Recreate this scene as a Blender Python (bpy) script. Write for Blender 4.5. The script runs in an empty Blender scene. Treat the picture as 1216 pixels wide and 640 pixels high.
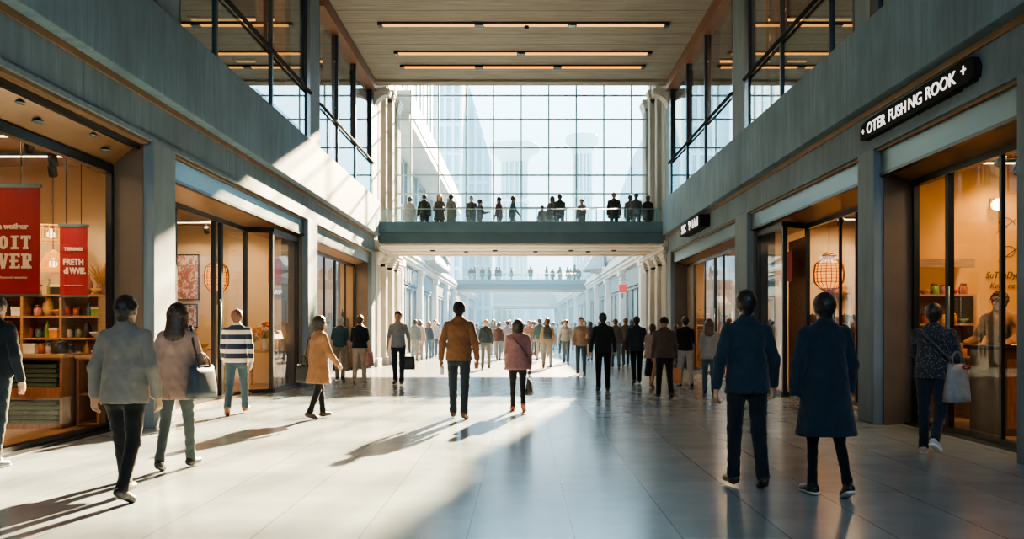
import bpy, math, random
import numpy as np
from mathutils import Vector, Matrix
random.seed(7)
COL = bpy.context.scene.collection
R = math.radians
F, CX, CY, CH = 1000.0, 619.0, 388.0, 1.45      # focal length in pixels, vanishing point, eye height

def at(x, y, Y):
    return Vector(((x - CX) * Y / F, Y, CH + (CY - y) * Y / F))
def gY(y):                                       # depth of a ground point seen on pixel row y
    return CH * F / (y - CY)

# ------------------------------------------------------------------ materials
_mats = {}
def nodes_of(m):
    nt = m.node_tree
    return nt.nodes, nt.links
def newmat(name):
    m = bpy.data.materials.new(name); m.use_nodes = True
    m.node_tree.nodes.clear()
    return m
def pbr(name, col, rough=.6, metal=0.0, var=.12, scale=6.0, bump=0.0, bscale=60.0, stretch=(1, 1, 1),
        spec=.5, emit=None, estr=0.0, sheen=0.0, coat=0.0):
    if name in _mats: return _mats[name]
    m = newmat(name); n, l = nodes_of(m)
    out = n.new('ShaderNodeOutputMaterial'); b = n.new('ShaderNodeBsdfPrincipled')
    l.new(b.outputs[0], out.inputs[0])
    tc = n.new('ShaderNodeTexCoord'); mp = n.new('ShaderNodeMapping'); mp.inputs['Scale'].default_value = stretch
    l.new(tc.outputs['Object'], mp.inputs[0])
    nz = n.new('ShaderNodeTexNoise'); nz.inputs['Scale'].default_value = scale; nz.inputs['Detail'].default_value = 5
    l.new(mp.outputs[0], nz.inputs[0])
    rp = n.new('ShaderNodeValToRGB')
    c = Vector(col[:3])
    rp.color_ramp.elements[0].position = .3; rp.color_ramp.elements[1].position = .7
    rp.color_ramp.elements[0].color = (*(c * (1 - var)), 1); rp.color_ramp.elements[1].color = (*(c * (1 + var)), 1)
    l.new(nz.outputs['Fac'], rp.inputs[0]); l.new(rp.outputs[0], b.inputs['Base Color'])
    b.inputs['Roughness'].default_value = rough; b.inputs['Metallic'].default_value = metal
    b.inputs['Specular IOR Level'].default_value = spec
    if sheen: b.inputs['Sheen Weight'].default_value = sheen
    if coat: b.inputs['Coat Weight'].default_value = coat
    if bump:
        n2 = n.new('ShaderNodeTexNoise'); n2.inputs['Scale'].default_value = bscale; n2.inputs['Detail'].default_value = 3
        l.new(mp.outputs[0], n2.inputs[0])
        bp = n.new('ShaderNodeBump'); bp.inputs['Strength'].default_value = bump; bp.inputs['Distance'].default_value = .01
        l.new(n2.outputs['Fac'], bp.inputs['Height']); l.new(bp.outputs[0], b.inputs['Normal'])
    if emit:
        b.inputs['Emission Color'].default_value = (*emit, 1); b.inputs['Emission Strength'].default_value = estr
    _mats[name] = m
    return m
def emis(name, col, s):
    if name in _mats: return _mats[name]
    m = newmat(name); n, l = nodes_of(m)
    out = n.new('ShaderNodeOutputMaterial'); e = n.new('ShaderNodeEmission')
    e.inputs[0].default_value = (*col, 1); e.inputs[1].default_value = s
    l.new(e.outputs[0], out.inputs[0]); _mats[name] = m
    return m
def glass(name, tint=(1, 1, 1), base=.05, ior=1.5, rough=.0):
    """thin architectural glazing: clear straight through, mirror by Fresnel"""
    if name in _mats: return _mats[name]
    m = newmat(name); n, l = nodes_of(m)
    out = n.new('ShaderNodeOutputMaterial'); mx = n.new('ShaderNodeMixShader')
    t = n.new('ShaderNodeBsdfTransparent'); t.inputs[0].default_value = (*tint, 1)
    g = n.new('ShaderNodeBsdfGlossy'); g.inputs['Roughness'].default_value = rough
    g.inputs[0].default_value = (.95, 1, 1, 1)
    f0 = ((ior - 1) / (ior + 1)) ** 2 + base                # Schlick on the unsigned angle, so both faces of a pane act alike
    ge = n.new('ShaderNodeNewGeometry'); dt = n.new('ShaderNodeVectorMath'); dt.operation = 'DOT_PRODUCT'
    l.new(ge.outputs['Normal'], dt.inputs[0]); l.new(ge.outputs['Incoming'], dt.inputs[1])
    def mm(op, x, y=None):
        q = n.new('ShaderNodeMath'); q.operation = op
        for i, v in enumerate((x, y)):
            if v is None: continue
            if isinstance(v, (int, float)): q.inputs[i].default_value = v
            else: l.new(v, q.inputs[i])
        return q.outputs[0]
    c5 = mm('POWER', mm('SUBTRACT', 1.0, mm('ABSOLUTE', dt.outputs['Value'])), 5.0)
    l.new(mm('ADD', mm('MULTIPLY', c5, 1 - f0), f0), mx.inputs[0])
    l.new(t.outputs[0], mx.inputs[1]); l.new(g.outputs[0], mx.inputs[2]); l.new(mx.outputs[0], out.inputs[0])
    _mats[name] = m
    return m

def concrete(name, col, joint=3.3, streak=.35, rough=.75):
    m = newmat(name); n, l = nodes_of(m)
    out = n.new('ShaderNodeOutputMaterial'); b = n.new('ShaderNodeBsdfPrincipled'); l.new(b.outputs[0], out.inputs[0])
    tc = n.new('ShaderNodeTexCoord'); mp = n.new('ShaderNodeMapping'); mp.inputs['Scale'].default_value = (3.0, 3.0, .35)
    l.new(tc.outputs['Object'], mp.inputs[0])
    a = n.new('ShaderNodeTexNoise'); a.inputs['Scale'].default_value = 2.2; a.inputs['Detail'].default_value = 8; a.inputs['Roughness'].default_value = .65
    l.new(mp.outputs[0], a.inputs[0])
    c2 = n.new('ShaderNodeTexNoise'); c2.inputs['Scale'].default_value = .9; c2.inputs['Detail'].default_value = 6
    l.new(tc.outputs['Object'], c2.inputs[0])
    ml = n.new('ShaderNodeMath'); ml.operation = 'MULTIPLY'; l.new(a.outputs['Fac'], ml.inputs[0]); l.new(c2.outputs['Fac'], ml.inputs[1])
    rp = n.new('ShaderNodeValToRGB'); c = Vector(col)
    rp.color_ramp.elements[0].position = .12; rp.color_ramp.elements[1].position = .42
    rp.color_ramp.elements[0].color = (*(c * (1 - streak)), 1); rp.color_ramp.elements[1].color = (*(c * 1.15), 1)
    l.new(ml.outputs[0], rp.inputs[0])
    sep = n.new('ShaderNodeSeparateXYZ'); l.new(tc.outputs['Object'], sep.inputs[0])
    dv = n.new('ShaderNodeMath'); dv.operation = 'DIVIDE'; dv.inputs[1].default_value = joint; l.new(sep.outputs['Y'], dv.inputs[0])
    frc = n.new('ShaderNodeMath'); frc.operation = 'FRACT'; l.new(dv.outputs[0], frc.inputs[0])
    lt = n.new('ShaderNodeMath'); lt.operation = 'LESS_THAN'; lt.inputs[1].default_value = .012 / joint; l.new(frc.outputs[0], lt.inputs[0])
    mx = n.new('ShaderNodeMix'); mx.data_type = 'RGBA'; mx.inputs[7].default_value = (*(c * .45), 1)
    l.new(lt.outputs[0], mx.inputs[0]); l.new(rp.outputs[0], mx.inputs[6]); l.new(mx.outputs[2], b.inputs['Base Color'])
    b.inputs['Roughness'].default_value = rough; b.inputs['Specular IOR Level'].default_value = .4
    f = n.new('ShaderNodeTexNoise'); f.inputs['Scale'].default_value = 90; f.inputs['Detail'].default_value = 4; l.new(tc.outputs['Object'], f.inputs[0])
    bp = n.new('ShaderNodeBump'); bp.inputs['Strength'].default_value = .25; bp.inputs['Distance'].default_value = .006
    l.new(f.outputs['Fac'], bp.inputs['Height']); l.new(bp.outputs[0], b.inputs['Normal'])
    return m

def floor_mat():
    m = newmat('polished_stone_tiles'); n, l = nodes_of(m)
    out = n.new('ShaderNodeOutputMaterial'); b = n.new('ShaderNodeBsdfPrincipled'); l.new(b.outputs[0], out.inputs[0])
    tc = n.new('ShaderNodeTexCoord'); sep = n.new('ShaderNodeSeparateXYZ'); l.new(tc.outputs['Object'], sep.inputs[0])
    def mth(op, a, v=None, w=None):
        q = n.new('ShaderNodeMath'); q.operation = op
        if isinstance(a, (int, float)): q.inputs[0].default_value = a
        else: l.new(a, q.inputs[0])
        if v is not None:
            if isinstance(v, (int, float)): q.inputs[1].default_value = v
            else: l.new(v, q.inputs[1])
        return q.outputs[0]
    def joint(sock, off, step, wid):
        u = mth('DIVIDE', mth('SUBTRACT', sock, off), step)
        return mth('LESS_THAN', mth('FRACT', u), wid / step), mth('FLOOR', u)
    jx, ix = joint(sep.outputs['X'], .36, .74, .012)
    jy, iy = joint(sep.outputs['Y'], .07, .52, .007)
    cmb = n.new('ShaderNodeCombineXYZ'); l.new(ix, cmb.inputs[0]); l.new(iy, cmb.inputs[1])
    wn = n.new('ShaderNodeTexWhiteNoise'); wn.noise_dimensions = '3D'; l.new(cmb.outputs[0], wn.inputs[0])
    nz = n.new('ShaderNodeTexNoise'); nz.inputs['Scale'].default_value = 3.0; nz.inputs['Detail'].default_value = 8; l.new(tc.outputs['Object'], nz.inputs[0])
    fn = n.new('ShaderNodeTexNoise'); fn.inputs['Scale'].default_value = 220; fn.inputs['Detail'].default_value = 2; l.new(tc.outputs['Object'], fn.inputs[0])
    s = mth('ADD', mth('ADD', mth('MULTIPLY', wn.outputs[0], .22), mth('MULTIPLY', nz.outputs['Fac'], .5)), mth('MULTIPLY', fn.outputs['Fac'], .3))
    rp = n.new('ShaderNodeValToRGB')
    rp.color_ramp.elements[0].position = .25; rp.color_ramp.elements[1].position = .8
    rp.color_ramp.elements[0].color = (.205, .247, .268, 1); rp.color_ramp.elements[1].color = (.315, .362, .385, 1)
    l.new(s, rp.inputs[0])
    mx = n.new('ShaderNodeMix'); mx.data_type = 'RGBA'; mx.inputs[7].default_value = (.20, .20, .20, 1)
    l.new(mth('MULTIPLY', jy, .15), mx.inputs[0]); l.new(rp.outputs[0], mx.inputs[6])
    mx2 = n.new('ShaderNodeMix'); mx2.data_type = 'RGBA'; mx2.inputs[7].default_value = (.05, .055, .06, 1)
    l.new(mth('MULTIPLY', jx, .55), mx2.inputs[0]); l.new(mx.outputs[2], mx2.inputs[6])
    l.new(mx2.outputs[2], b.inputs['Base Color'])
    rr = n.new('ShaderNodeMapRange'); rr.inputs[3].default_value = .165; rr.inputs[4].default_value = .25
    l.new(nz.outputs['Fac'], rr.inputs[0]); l.new(rr.outputs[0], b.inputs['Roughness'])
    b.inputs['Specular IOR Level'].default_value = .5
    return m

def plank_mat():
    m = newmat('board_marked_ceiling'); n, l = nodes_of(m)
    out = n.new('ShaderNodeOutputMaterial'); b = n.new('ShaderNodeBsdfPrincipled'); l.new(b.outputs[0], out.inputs[0])
    tc = n.new('ShaderNodeTexCoord'); mp = n.new('ShaderNodeMapping'); mp.inputs['Scale'].default_value = (.5, 7, 1)
    l.new(tc.outputs['Object'], mp.inputs[0])
    nz = n.new('ShaderNodeTexNoise'); nz.inputs['Scale'].default_value = 1.6; nz.inputs['Detail'].default_value = 8; nz.inputs['Roughness'].default_value = .7
    l.new(mp.outputs[0], nz.inputs[0])
    rp = n.new('ShaderNodeValToRGB'); rp.color_ramp.elements[0].position = .3; rp.color_ramp.elements[1].position = .72
    rp.color_ramp.elements[0].color = (.145, .132, .12, 1); rp.color_ramp.elements[1].color = (.30, .275, .245, 1)
    l.new(nz.outputs['Fac'], rp.inputs[0])
    sep = n.new('ShaderNodeSeparateXYZ'); l.new(tc.outputs['Object'], sep.inputs[0])
    dv = n.new('ShaderNodeMath'); dv.operation = 'DIVIDE'; dv.inputs[1].default_value = .92; l.new(sep.outputs['Y'], dv.inputs[0])
    fr = n.new('ShaderNodeMath'); fr.operation = 'FRACT'; l.new(dv.outputs[0], fr.inputs[0])
    lt = n.new('ShaderNodeMath'); lt.operation = 'LESS_THAN'; lt.inputs[1].default_value = .06; l.new(fr.outputs[0], lt.inputs[0])
    mx = n.new('ShaderNodeMix'); mx.data_type = 'RGBA'; mx.inputs[7].default_value = (.07, .055, .045, 1)
    ml = n.new('ShaderNodeMath'); ml.operation = 'MULTIPLY'; ml.inputs[1].default_value = .6; l.new(lt.outputs[0], ml.inputs[0])
    l.new(ml.outputs[0], mx.inputs[0]); l.new(rp.outputs[0], mx.inputs[6]); l.new(mx.outputs[2], b.inputs['Base Color'])
    b.inputs['Roughness'].default_value = .7
    return m

def cloth(col, name=None, var=.14, pattern=None):
    key = 'cloth_%02x%02x%02x' % tuple(min(255, int(c * 255)) for c in col) + (pattern or '')
    if key in _mats: return _mats[key]
    m = pbr(key, col, rough=.9, var=var, scale=9, bump=.35, bscale=140, spec=.15, sheen=.15)
    if pattern:
        n, l = nodes_of(m); b = next(x for x in n if x.type == 'BSDF_PRINCIPLED')
        tc = n.new('ShaderNodeTexCoord')
        if pattern == 'stripes':
            sep = n.new('ShaderNodeSeparateXYZ'); l.new(tc.outputs['Object'], sep.inputs[0])
            a = n.new('ShaderNodeMath'); a.operation = 'DIVIDE'; a.inputs[1].default_value = .155; l.new(sep.outputs['Z'], a.inputs[0])
            f = n.new('ShaderNodeMath'); f.operation = 'FRACT'; l.new(a.outputs[0], f.inputs[0])
            g = n.new('ShaderNodeMath'); g.operation = 'GREATER_THAN'; g.inputs[1].default_value = .55; l.new(f.outputs[0], g.inputs[0]); fac = g.outputs[0]
            c2 = (.62, .52, .42, 1)
        else:
            v = n.new('ShaderNodeTexVoronoi'); v.inputs['Scale'].default_value = 42; l.new(tc.outputs['Object'], v.inputs[0])
            g = n.new('ShaderNodeMath'); g.operation = 'LESS_THAN'; g.inputs[1].default_value = .33; l.new(v.outputs['Distance'], g.inputs[0]); fac = g.outputs[0]
            c2 = (.14, .13, .125, 1)
        mx = n.new('ShaderNodeMix'); mx.data_type = 'RGBA'; mx.inputs[7].default_value = c2
        src = b.inputs['Base Color'].links[0].from_socket
        l.new(fac, mx.inputs[0]); l.new(src, mx.inputs[6]); l.new(mx.outputs[2], b.inputs['Base Color'])
    return m

# ------------------------------------------------------------------ mesh helpers
class MB:
    def __init__(s): s.v, s.f, s.mi = [], [], []; s.cur = 0
    def add(s, vs, fs):
        o = len(s.v); s.v += [tuple(v) for v in vs]; s.f += [tuple(i + o for i in f) for f in fs]; s.mi += [s.cur] * len(fs)
        return s
    def box(s, x0, x1, y0, y1, z0, z1):
        if x0 > x1: x0, x1 = x1, x0
        if y0 > y1: y0, y1 = y1, y0
        if z0 > z1: z0, z1 = z1, z0
        return s.add([(x0, y0, z0), (x1, y0, z0), (x1, y1, z0), (x0, y1, z0), (x0, y0, z1), (x1, y0, z1), (x1, y1, z1), (x0, y1, z1)],
                     [(0, 3, 2, 1), (4, 5, 6, 7), (0, 1, 5, 4), (1, 2, 6, 5), (2, 3, 7, 6), (3, 0, 4, 7)])
    def obox(s, c, half, M=None):                        # oriented box
        M = M or Matrix.Identity(3); c = Vector(c)
        vs = [c + M @ Vector((sx * half[0], sy * half[1], sz * half[2])) for sz in (-1, 1) for sx, sy in ((-1, -1), (1, -1), (1, 1), (-1, 1))]
        return s.add(vs, [(0, 3, 2, 1), (4, 5, 6, 7), (0, 1, 5, 4), (1, 2, 6, 5), (2, 3, 7, 6), (3, 0, 4, 7)])
    def prism(s, pts, a, b, axis='y'):                   # polygon extruded along an axis; pts in the two other axes
        n = len(pts)
        def P(p, t): return {'y': (p[0], t, p[1]), 'x': (t, p[0], p[1]), 'z': (p[0], p[1], t)}[axis]
        return s.add([P(p, a) for p in pts] + [P(p, b) for p in pts],
                     [tuple(range(n - 1, -1, -1)), tuple(range(n, 2 * n))] + [(i, (i + 1) % n, n + (i + 1) % n, n + i) for i in range(n)])
    def tube(s, pts, r, n=8, closed=False):
        pts = [Vector(p) for p in pts]; rs = r if isinstance(r, (list, tuple)) else [r] * len(pts)
        rings = []; up = None
        for i, p in enumerate(pts):
            a = pts[max(i - 1, 0)]; c = pts[min(i + 1, len(pts) - 1)]
            if closed: a = pts[i - 1]; c = pts[(i + 1) % len(pts)]
            d = (c - a).normalized()
            if up is None: up = Vector((0, 0, 1)) if abs(d.z) < .9 else Vector((1, 0, 0))
            u = d.cross(up)
            if u.length < 1e-4: u = d.orthogonal()
            u.normalize(); w = u.cross(d).normalized(); up = w
            rings.append([p + (u * math.cos(2 * math.pi * k / n) + w * math.sin(2 * math.pi * k / n)) * rs[i] for k in range(n)])
        vs = [v for rg in rings for v in rg]; fs = []
        m = len(rings)
        for i in range(m if closed else m - 1):
            j = (i + 1) % m
            fs += [(i * n + k, i * n + (k + 1) % n, j * n + (k + 1) % n, j * n + k) for k in range(n)]
        if not closed: fs += [tuple(range(n - 1, -1, -1)), tuple((m - 1) * n + k for k in range(n))]
        return s.add(vs, fs)
    def lathe(s, prof, c=(0, 0, 0), n=20, sq=(1, 1)):    # prof: (r, z) list
        c = Vector(c); vs = []; fs = []
        for r, z in prof:
            vs += [c + Vector((r * sq[0] * math.cos(2 * math.pi * k / n), r * sq[1] * math.sin(2 * math.pi * k / n), z)) for k in range(n)]
        for i in range(len(prof) - 1):
            fs += [(i * n + k, i * n + (k + 1) % n, (i + 1) * n + (k + 1) % n, (i + 1) * n + k) for k in range(n)]
        if prof[0][0] > 1e-6: fs.append(tuple(range(n - 1, -1, -1)))
        if prof[-1][0] > 1e-6: fs.append(tuple((len(prof) - 1) * n + k for k in range(n)))
        return s.add(vs, fs)
    def quad(s, a, b, c, d): return s.add([a, b, c, d], [(0, 1, 2, 3)])
    def build(s, name, mats, parent=None, smooth=False, bevel=0.0, loc=None):
        me = bpy.data.meshes.new(name); me.from_pydata(s.v, [], s.f)
        mats = mats if isinstance(mats, (list, tuple)) else [mats]
        for m in mats: me.materials.append(m)
        if len(mats) > 1: me.polygons.foreach_set('material_index', s.mi)
        if smooth: me.polygons.foreach_set('use_smooth', [True] * len(me.polygons))
        me.update()
        o = bpy.data.objects.new(name, me); COL.objects.link(o)
        if parent: o.parent = parent
        if loc: o.location = loc
        if bevel:
            md = o.modifiers.new('Bevel', 'BEVEL'); md.width = bevel; md.segments = 2; md.limit_method = 'ANGLE'
        return o

def empty(name, loc=(0, 0, 0), rz=0.0):
    o = bpy.data.objects.new(name, None); COL.objects.link(o); o.location = loc; o.rotation_euler = (0, 0, rz); o.empty_display_size = .1
    return o
def tag(o, label, cat, group=None, kind=None):
    o['label'] = label; o['category'] = cat
    if group: o['group'] = group
    if kind: o['kind'] = kind
    return o
def struct(o): o['kind'] = 'structure'; return o
def relabel(o, name): o['label'] = name; return o
def copy_tree(o, parent=None):
    c = o.copy(); COL.objects.link(c)
    if parent: c.parent = parent
    for ch in list(o.children): copy_tree(ch, c)
    return c
def text_mesh(name, txt, size, mat, M, parent=None, bold=0.0, extrude=.006, shear=0.0, align='CENTER', squeeze=1.0, space=1.0, fit=None):
    cu = bpy.data.curves.new('lettering_curve', 'FONT'); cu.body = txt; cu.size = size; cu.extrude = extrude; cu.offset = bold
    cu.align_x = align; cu.align_y = 'CENTER'; cu.shear = shear; cu.space_character = space
    t = bpy.data.objects.new('tmp', cu); COL.objects.link(t)
    bpy.context.view_layer.update()
    me = bpy.data.meshes.new_from_object(t.evaluated_get(bpy.context.evaluated_depsgraph_get()))
    bpy.data.objects.remove(t)
    me.materials.clear(); me.materials.append(mat)
    if fit:                                                # stretch or squeeze to a given width
        xs = [v.co.x for v in me.vertices]; squeeze = fit / (max(xs) - min(xs)); me.transform(Matrix.Translation((-(max(xs) + min(xs)) / 2, 0, 0)))
    me.transform(Matrix.Diagonal((squeeze, 1, 1, 1)))
    me.transform(M)
    o = bpy.data.objects.new(name, me); COL.objects.link(o)
    if parent: o.parent = parent
    return o
def frameM(loc, xa, ya, za):
    m = Matrix((xa, ya, za)).transposed().to_4x4(); m.translation = Vector(loc)
    return m
def M_right(loc): return frameM(loc, (0, -1, 0), (0, 0, 1), (-1, 0, 0))   # on a face looking towards -X
def M_left(loc): return frameM(loc, (0, 1, 0), (0, 0, 1), (1, 0, 0))      # on a face looking towards +X
def M_front(loc): return frameM(loc, (1, 0, 0), (0, 0, 1), (0, -1, 0))    # on a face looking towards -Y
# ------------------------------------------------------------------ figures: blended limb volumes turned into one skin
class Skin:
    """a scalar field on a grid; limbs are blended in one after another, then the zero surface is meshed"""
    def __init__(s, lo, hi, h):
        s.h = h; s.lo = np.array(lo, np.float32)
        s.n = np.maximum(4, np.ceil((np.array(hi) - np.array(lo)) / h).astype(int) + 1)
        s.ax = [s.lo[i] + h * np.arange(s.n[i], dtype=np.float32) for i in range(3)]
        s.D = np.full(s.n, .08, np.float32)
    def _sl(s, lo, hi):
        out = []
        for i in range(3):
            a = int(max(0, math.floor((lo[i] - s.lo[i]) / s.h))); b = int(min(s.n[i], math.ceil((hi[i] - s.lo[i]) / s.h) + 1))
            if b <= a: return None
            out.append(slice(a, b))
        return tuple(out)
    def _dist(s, sl, a, b, r1, r2, Rm, sc):
        X = s.ax[0][sl[0]][:, None, None]; Y = s.ax[1][sl[1]][None, :, None]; Z = s.ax[2][sl[2]][None, None, :]
        p = [X - a[0], Y - a[1], Z - a[2]]; d = b - a
        if sc is not None:
            Rm = np.eye(3) if Rm is None else Rm              # rows: the axes of the flattened frame
            p = [(p[0] * Rm[i][0] + p[1] * Rm[i][1] + p[2] * Rm[i][2]) / sc[i] for i in range(3)]
            d = (Rm @ d) / np.array(sc)
        l2 = float(d @ d)
        if l2 < 1e-10:
            return (np.sqrt(p[0] ** 2 + p[1] ** 2 + p[2] ** 2) - r1) * (min(sc) ** .5 if sc is not None else 1)
        t = np.clip((p[0] * d[0] + p[1] * d[1] + p[2] * d[2]) / l2, 0, 1)
        q = np.sqrt((p[0] - t * d[0]) ** 2 + (p[1] - t * d[1]) ** 2 + (p[2] - t * d[2]) ** 2) - (r1 + (r2 - r1) * t)
        return q * (min(sc) ** .5 if sc is not None else 1)
    def cap(s, a, b, r1, r2=None, k=.02, R=None, sc=None, cut=False):
        a = np.array(a, float); b = np.array(b, float); r2 = r1 if r2 is None else r2
        m = max(r1, r2) * (max(max(sc), 1) if sc is not None else 1) + k + .03
        sl = s._sl(np.minimum(a, b) - m, np.maximum(a, b) + m)
        if sl is None: return s
        d = s._dist(sl, a, b, r1, r2, R, sc).astype(np.float32); o = s.D[sl]
        if cut:
            d = -d; h = np.maximum(k - np.abs(o - d), 0) / max(k, 1e-6); s.D[sl] = np.maximum(o, d) + h * h * k * .25
        else:
            h = np.maximum(k - np.abs(o - d), 0) / max(k, 1e-6); s.D[sl] = np.minimum(o, d) - h * h * k * .25
        return s
    def half(s, p, n):                                        # keep what lies behind the plane through p with normal n
        n = np.array(n, float); n /= np.linalg.norm(n)
        d = (s.ax[0][:, None, None] - p[0]) * n[0] + (s.ax[1][None, :, None] - p[1]) * n[1] + (s.ax[2][None, None, :] - p[2]) * n[2]
        s.D = np.maximum(s.D, d.astype(np.float32)); return s
    def ripple(s, amp, f, seed=0):
        X = s.ax[0][:, None, None]; Y = s.ax[1][None, :, None]; Z = s.ax[2][None, None, :]; q = seed * 1.7
        w = np.sin(f * (Z * 1.0 + X * .55 + np.sin(Y * f * .6 + q) * .04) + q) * np.sin(f * .45 * (X * 1.3 - Z * .35 + Y) + q * 2)
        w = w + .6 * np.sin(f * 1.9 * (Z * .8 - X * .9 + Y * .3) + 2.1 + q) * np.sin(f * .8 * (Y * 1.2 + Z * .6) + q)
        s.D = s.D + (amp * w).astype(np.float32); return s
    def mesh(s):
        D = s.D.copy()
        for ax in range(3):                                   # close at the border
            for e in (0, -1):
                i = [slice(None)] * 3; i[ax] = e; D[tuple(i)] = np.maximum(D[tuple(i)], .001)
        ins = D < 0
        n = D.shape
        c = np.zeros((n[0] - 1, n[1] - 1, n[2] - 1), np.int8)
        for i in (0, 1):
            for j in (0, 1):
                for k in (0, 1): c += ins[i:n[0] - 1 + i, j:n[1] - 1 + j, k:n[2] - 1 + k]
        act = (c > 0) & (c < 8); I = np.argwhere(act)
        if not len(I): return np.zeros((0, 3)), np.zeros((0, 4), int)
        idx = np.full(act.shape, -1, np.int64); idx[act] = np.arange(len(I))
        cor = np.array([(i, j, k) for i in (0, 1) for j in (0, 1) for k in (0, 1)])
        val = np.stack([D[I[:, 0] + q[0], I[:, 1] + q[1], I[:, 2] + q[2]] for q in cor], 1)
        acc = np.zeros((len(I), 3)); cnt = np.zeros(len(I))
        for a in range(8):
            for b in range(a + 1, 8):
                if np.abs(cor[a] - cor[b]).sum() != 1: continue
                va, vb = val[:, a], val[:, b]; m = (va < 0) != (vb < 0)
                t = va[m] / (va[m] - vb[m])
                acc[m] += cor[a] + t[:, None] * (cor[b] - cor[a]); cnt[m] += 1
        V = s.lo + s.h * (I + acc / cnt[:, None])
        Q = []
        for ax in range(3):
            u, w = [(1, 2), (2, 0), (0, 1)][ax]
            sa = [slice(None)] * 3; sb = [slice(None)] * 3; sa[ax] = slice(0, n[ax] - 1); sb[ax] = slice(1, n[ax])
            A, B = ins[tuple(sa)], ins[tuple(sb)]
            E = np.argwhere(A != B)
            E = E[(E[:, u] > 0) & (E[:, w] > 0) & (E[:, u] < n[u] - 1) & (E[:, w] < n[w] - 1)]
            if not len(E): continue
            fl = A[E[:, 0], E[:, 1], E[:, 2]]
            def g(du, dw):
                e = E.copy(); e[:, u] -= du; e[:, w] -= dw; return idx[e[:, 0], e[:, 1], e[:, 2]]
            q = np.stack([g(1, 1), g(0, 1), g(0, 0), g(1, 0)], 1)
            q[~fl] = q[~fl][:, ::-1]; Q.append(q)
        return V, np.concatenate(Q)
    def build(s, name, mat, parent, smooth_iter=1):
        V, Q = s.mesh()
        for _ in range(smooth_iter):                          # one light relaxation
            acc = np.zeros_like(V); cnt = np.zeros(len(V))
            for a in range(4):
                i, j = Q[:, a], Q[:, (a + 1) % 4]
                for d in range(3): acc[:, d] += np.bincount(i, V[j, d], len(V)) + np.bincount(j, V[i, d], len(V))
                cnt += np.bincount(i, minlength=len(V)) + np.bincount(j, minlength=len(V))
            ok = cnt > 0; V[ok] = V[ok] * .5 + .5 * acc[ok] / cnt[ok, None]
        me = bpy.data.meshes.new(name)
        me.vertices.add(len(V)); me.vertices.foreach_set('co', V.astype(np.float32).ravel())
        me.loops.add(Q.size); me.loops.foreach_set('vertex_index', Q.astype(np.int32).ravel())
        me.polygons.add(len(Q)); me.polygons.foreach_set('loop_start', np.arange(0, Q.size, 4, dtype=np.int32))
        me.polygons.foreach_set('use_smooth', np.ones(len(Q), bool))
        me.update(calc_edges=True); me.validate(); me.materials.append(mat)
        o = bpy.data.objects.new(name, me); COL.objects.link(o); o.parent = parent
        return o

def rx(a): c, s = math.cos(a), math.sin(a); return np.array([[1, 0, 0], [0, c, -s], [0, s, c]])
def ry(a): c, s = math.cos(a), math.sin(a); return np.array([[c, 0, s], [0, 1, 0], [-s, 0, c]])
def rz(a): c, s = math.cos(a), math.sin(a); return np.array([[c, -s, 0], [s, c, 0], [0, 0, 1]])
def unit(v): v = np.array(v, float); return v / np.linalg.norm(v)

LEGS = {  # (thigh forward, knee bend, foot pitch) for left and right
    'stand': ((2, 3, 0), (-2, 3, 0)), 'apart': ((7, 4, 0), (-6, 4, 0)),
    'stride': ((20, 5, 8), (-13, 18, -26)), 'stride2': ((-13, 18, -26), (20, 5, 8)),
    'step': ((12, 5, 4), (-8, 14, -16)), 'step2': ((-8, 14, -16), (12, 5, 4)),
    'lift': ((3, 3, 0), (-6, 52, -46)), 'lift2': ((-6, 52, -46), (3, 3, 0)),
    'kick': ((-1, 2, 0), (4, 34, -22)), 'kick2': ((4, 34, -22), (-1, 2, 0)),
    'long': ((24, 6, 10), (-19, 26, -36)), 'long2': ((-19, 26, -36), (24, 6, 10)),
}
ARMS = {  # (swing forward, out, elbow bend) for left and right
    'hang': ((2, 12, 14), (2, 12, 14)), 'swing': ((-16, 12, 12), (16, 12, 24)), 'swing2': ((16, 12, 24), (-16, 12, 12)),
    'wide': ((-6, 16, 14), (-4, 16, 18)), 'bag': ((4, 7, 20), (0, 10, 10)), 'fold': ((18, 10, 84), (18, 10, 84)),
    'hold': ((10, 6, 96), (2, 9, 14)), 'hold2': ((2, 9, 14), (10, 6, 96)), 'rail': ((38, 14, 30), (36, 14, 34)),
    'reach': ((62, 4, 18), (58, 4, 26)), 'pocket': ((-10, 16, 38), (-10, 16, 38)),
}
SKIN = {'fair': (.52, .32, .23), 'tan': (.40, .23, .15), 'brown': (.22, .12, .075), 'dark': (.11, .06, .04)}
HAIR = {'black': (.012, .011, .012), 'dark': (.03, .02, .015), 'brown': (.085, .045, .025), 'blond': (.45, .30, .15), 'grey': (.30, .29, .28), 'red': (.11, .04, .02)}

def skin_mat(k):
    return pbr('skin_' + k, SKIN[k], rough=.5, var=.08, scale=14, bump=.1, bscale=120, spec=.4)
def hair_mat(k):
    return pbr('hair_' + k, HAIR[k], rough=.45, var=.35, scale=40, stretch=(1, 1, .15), bump=.5, bscale=90, spec=.5)

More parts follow.
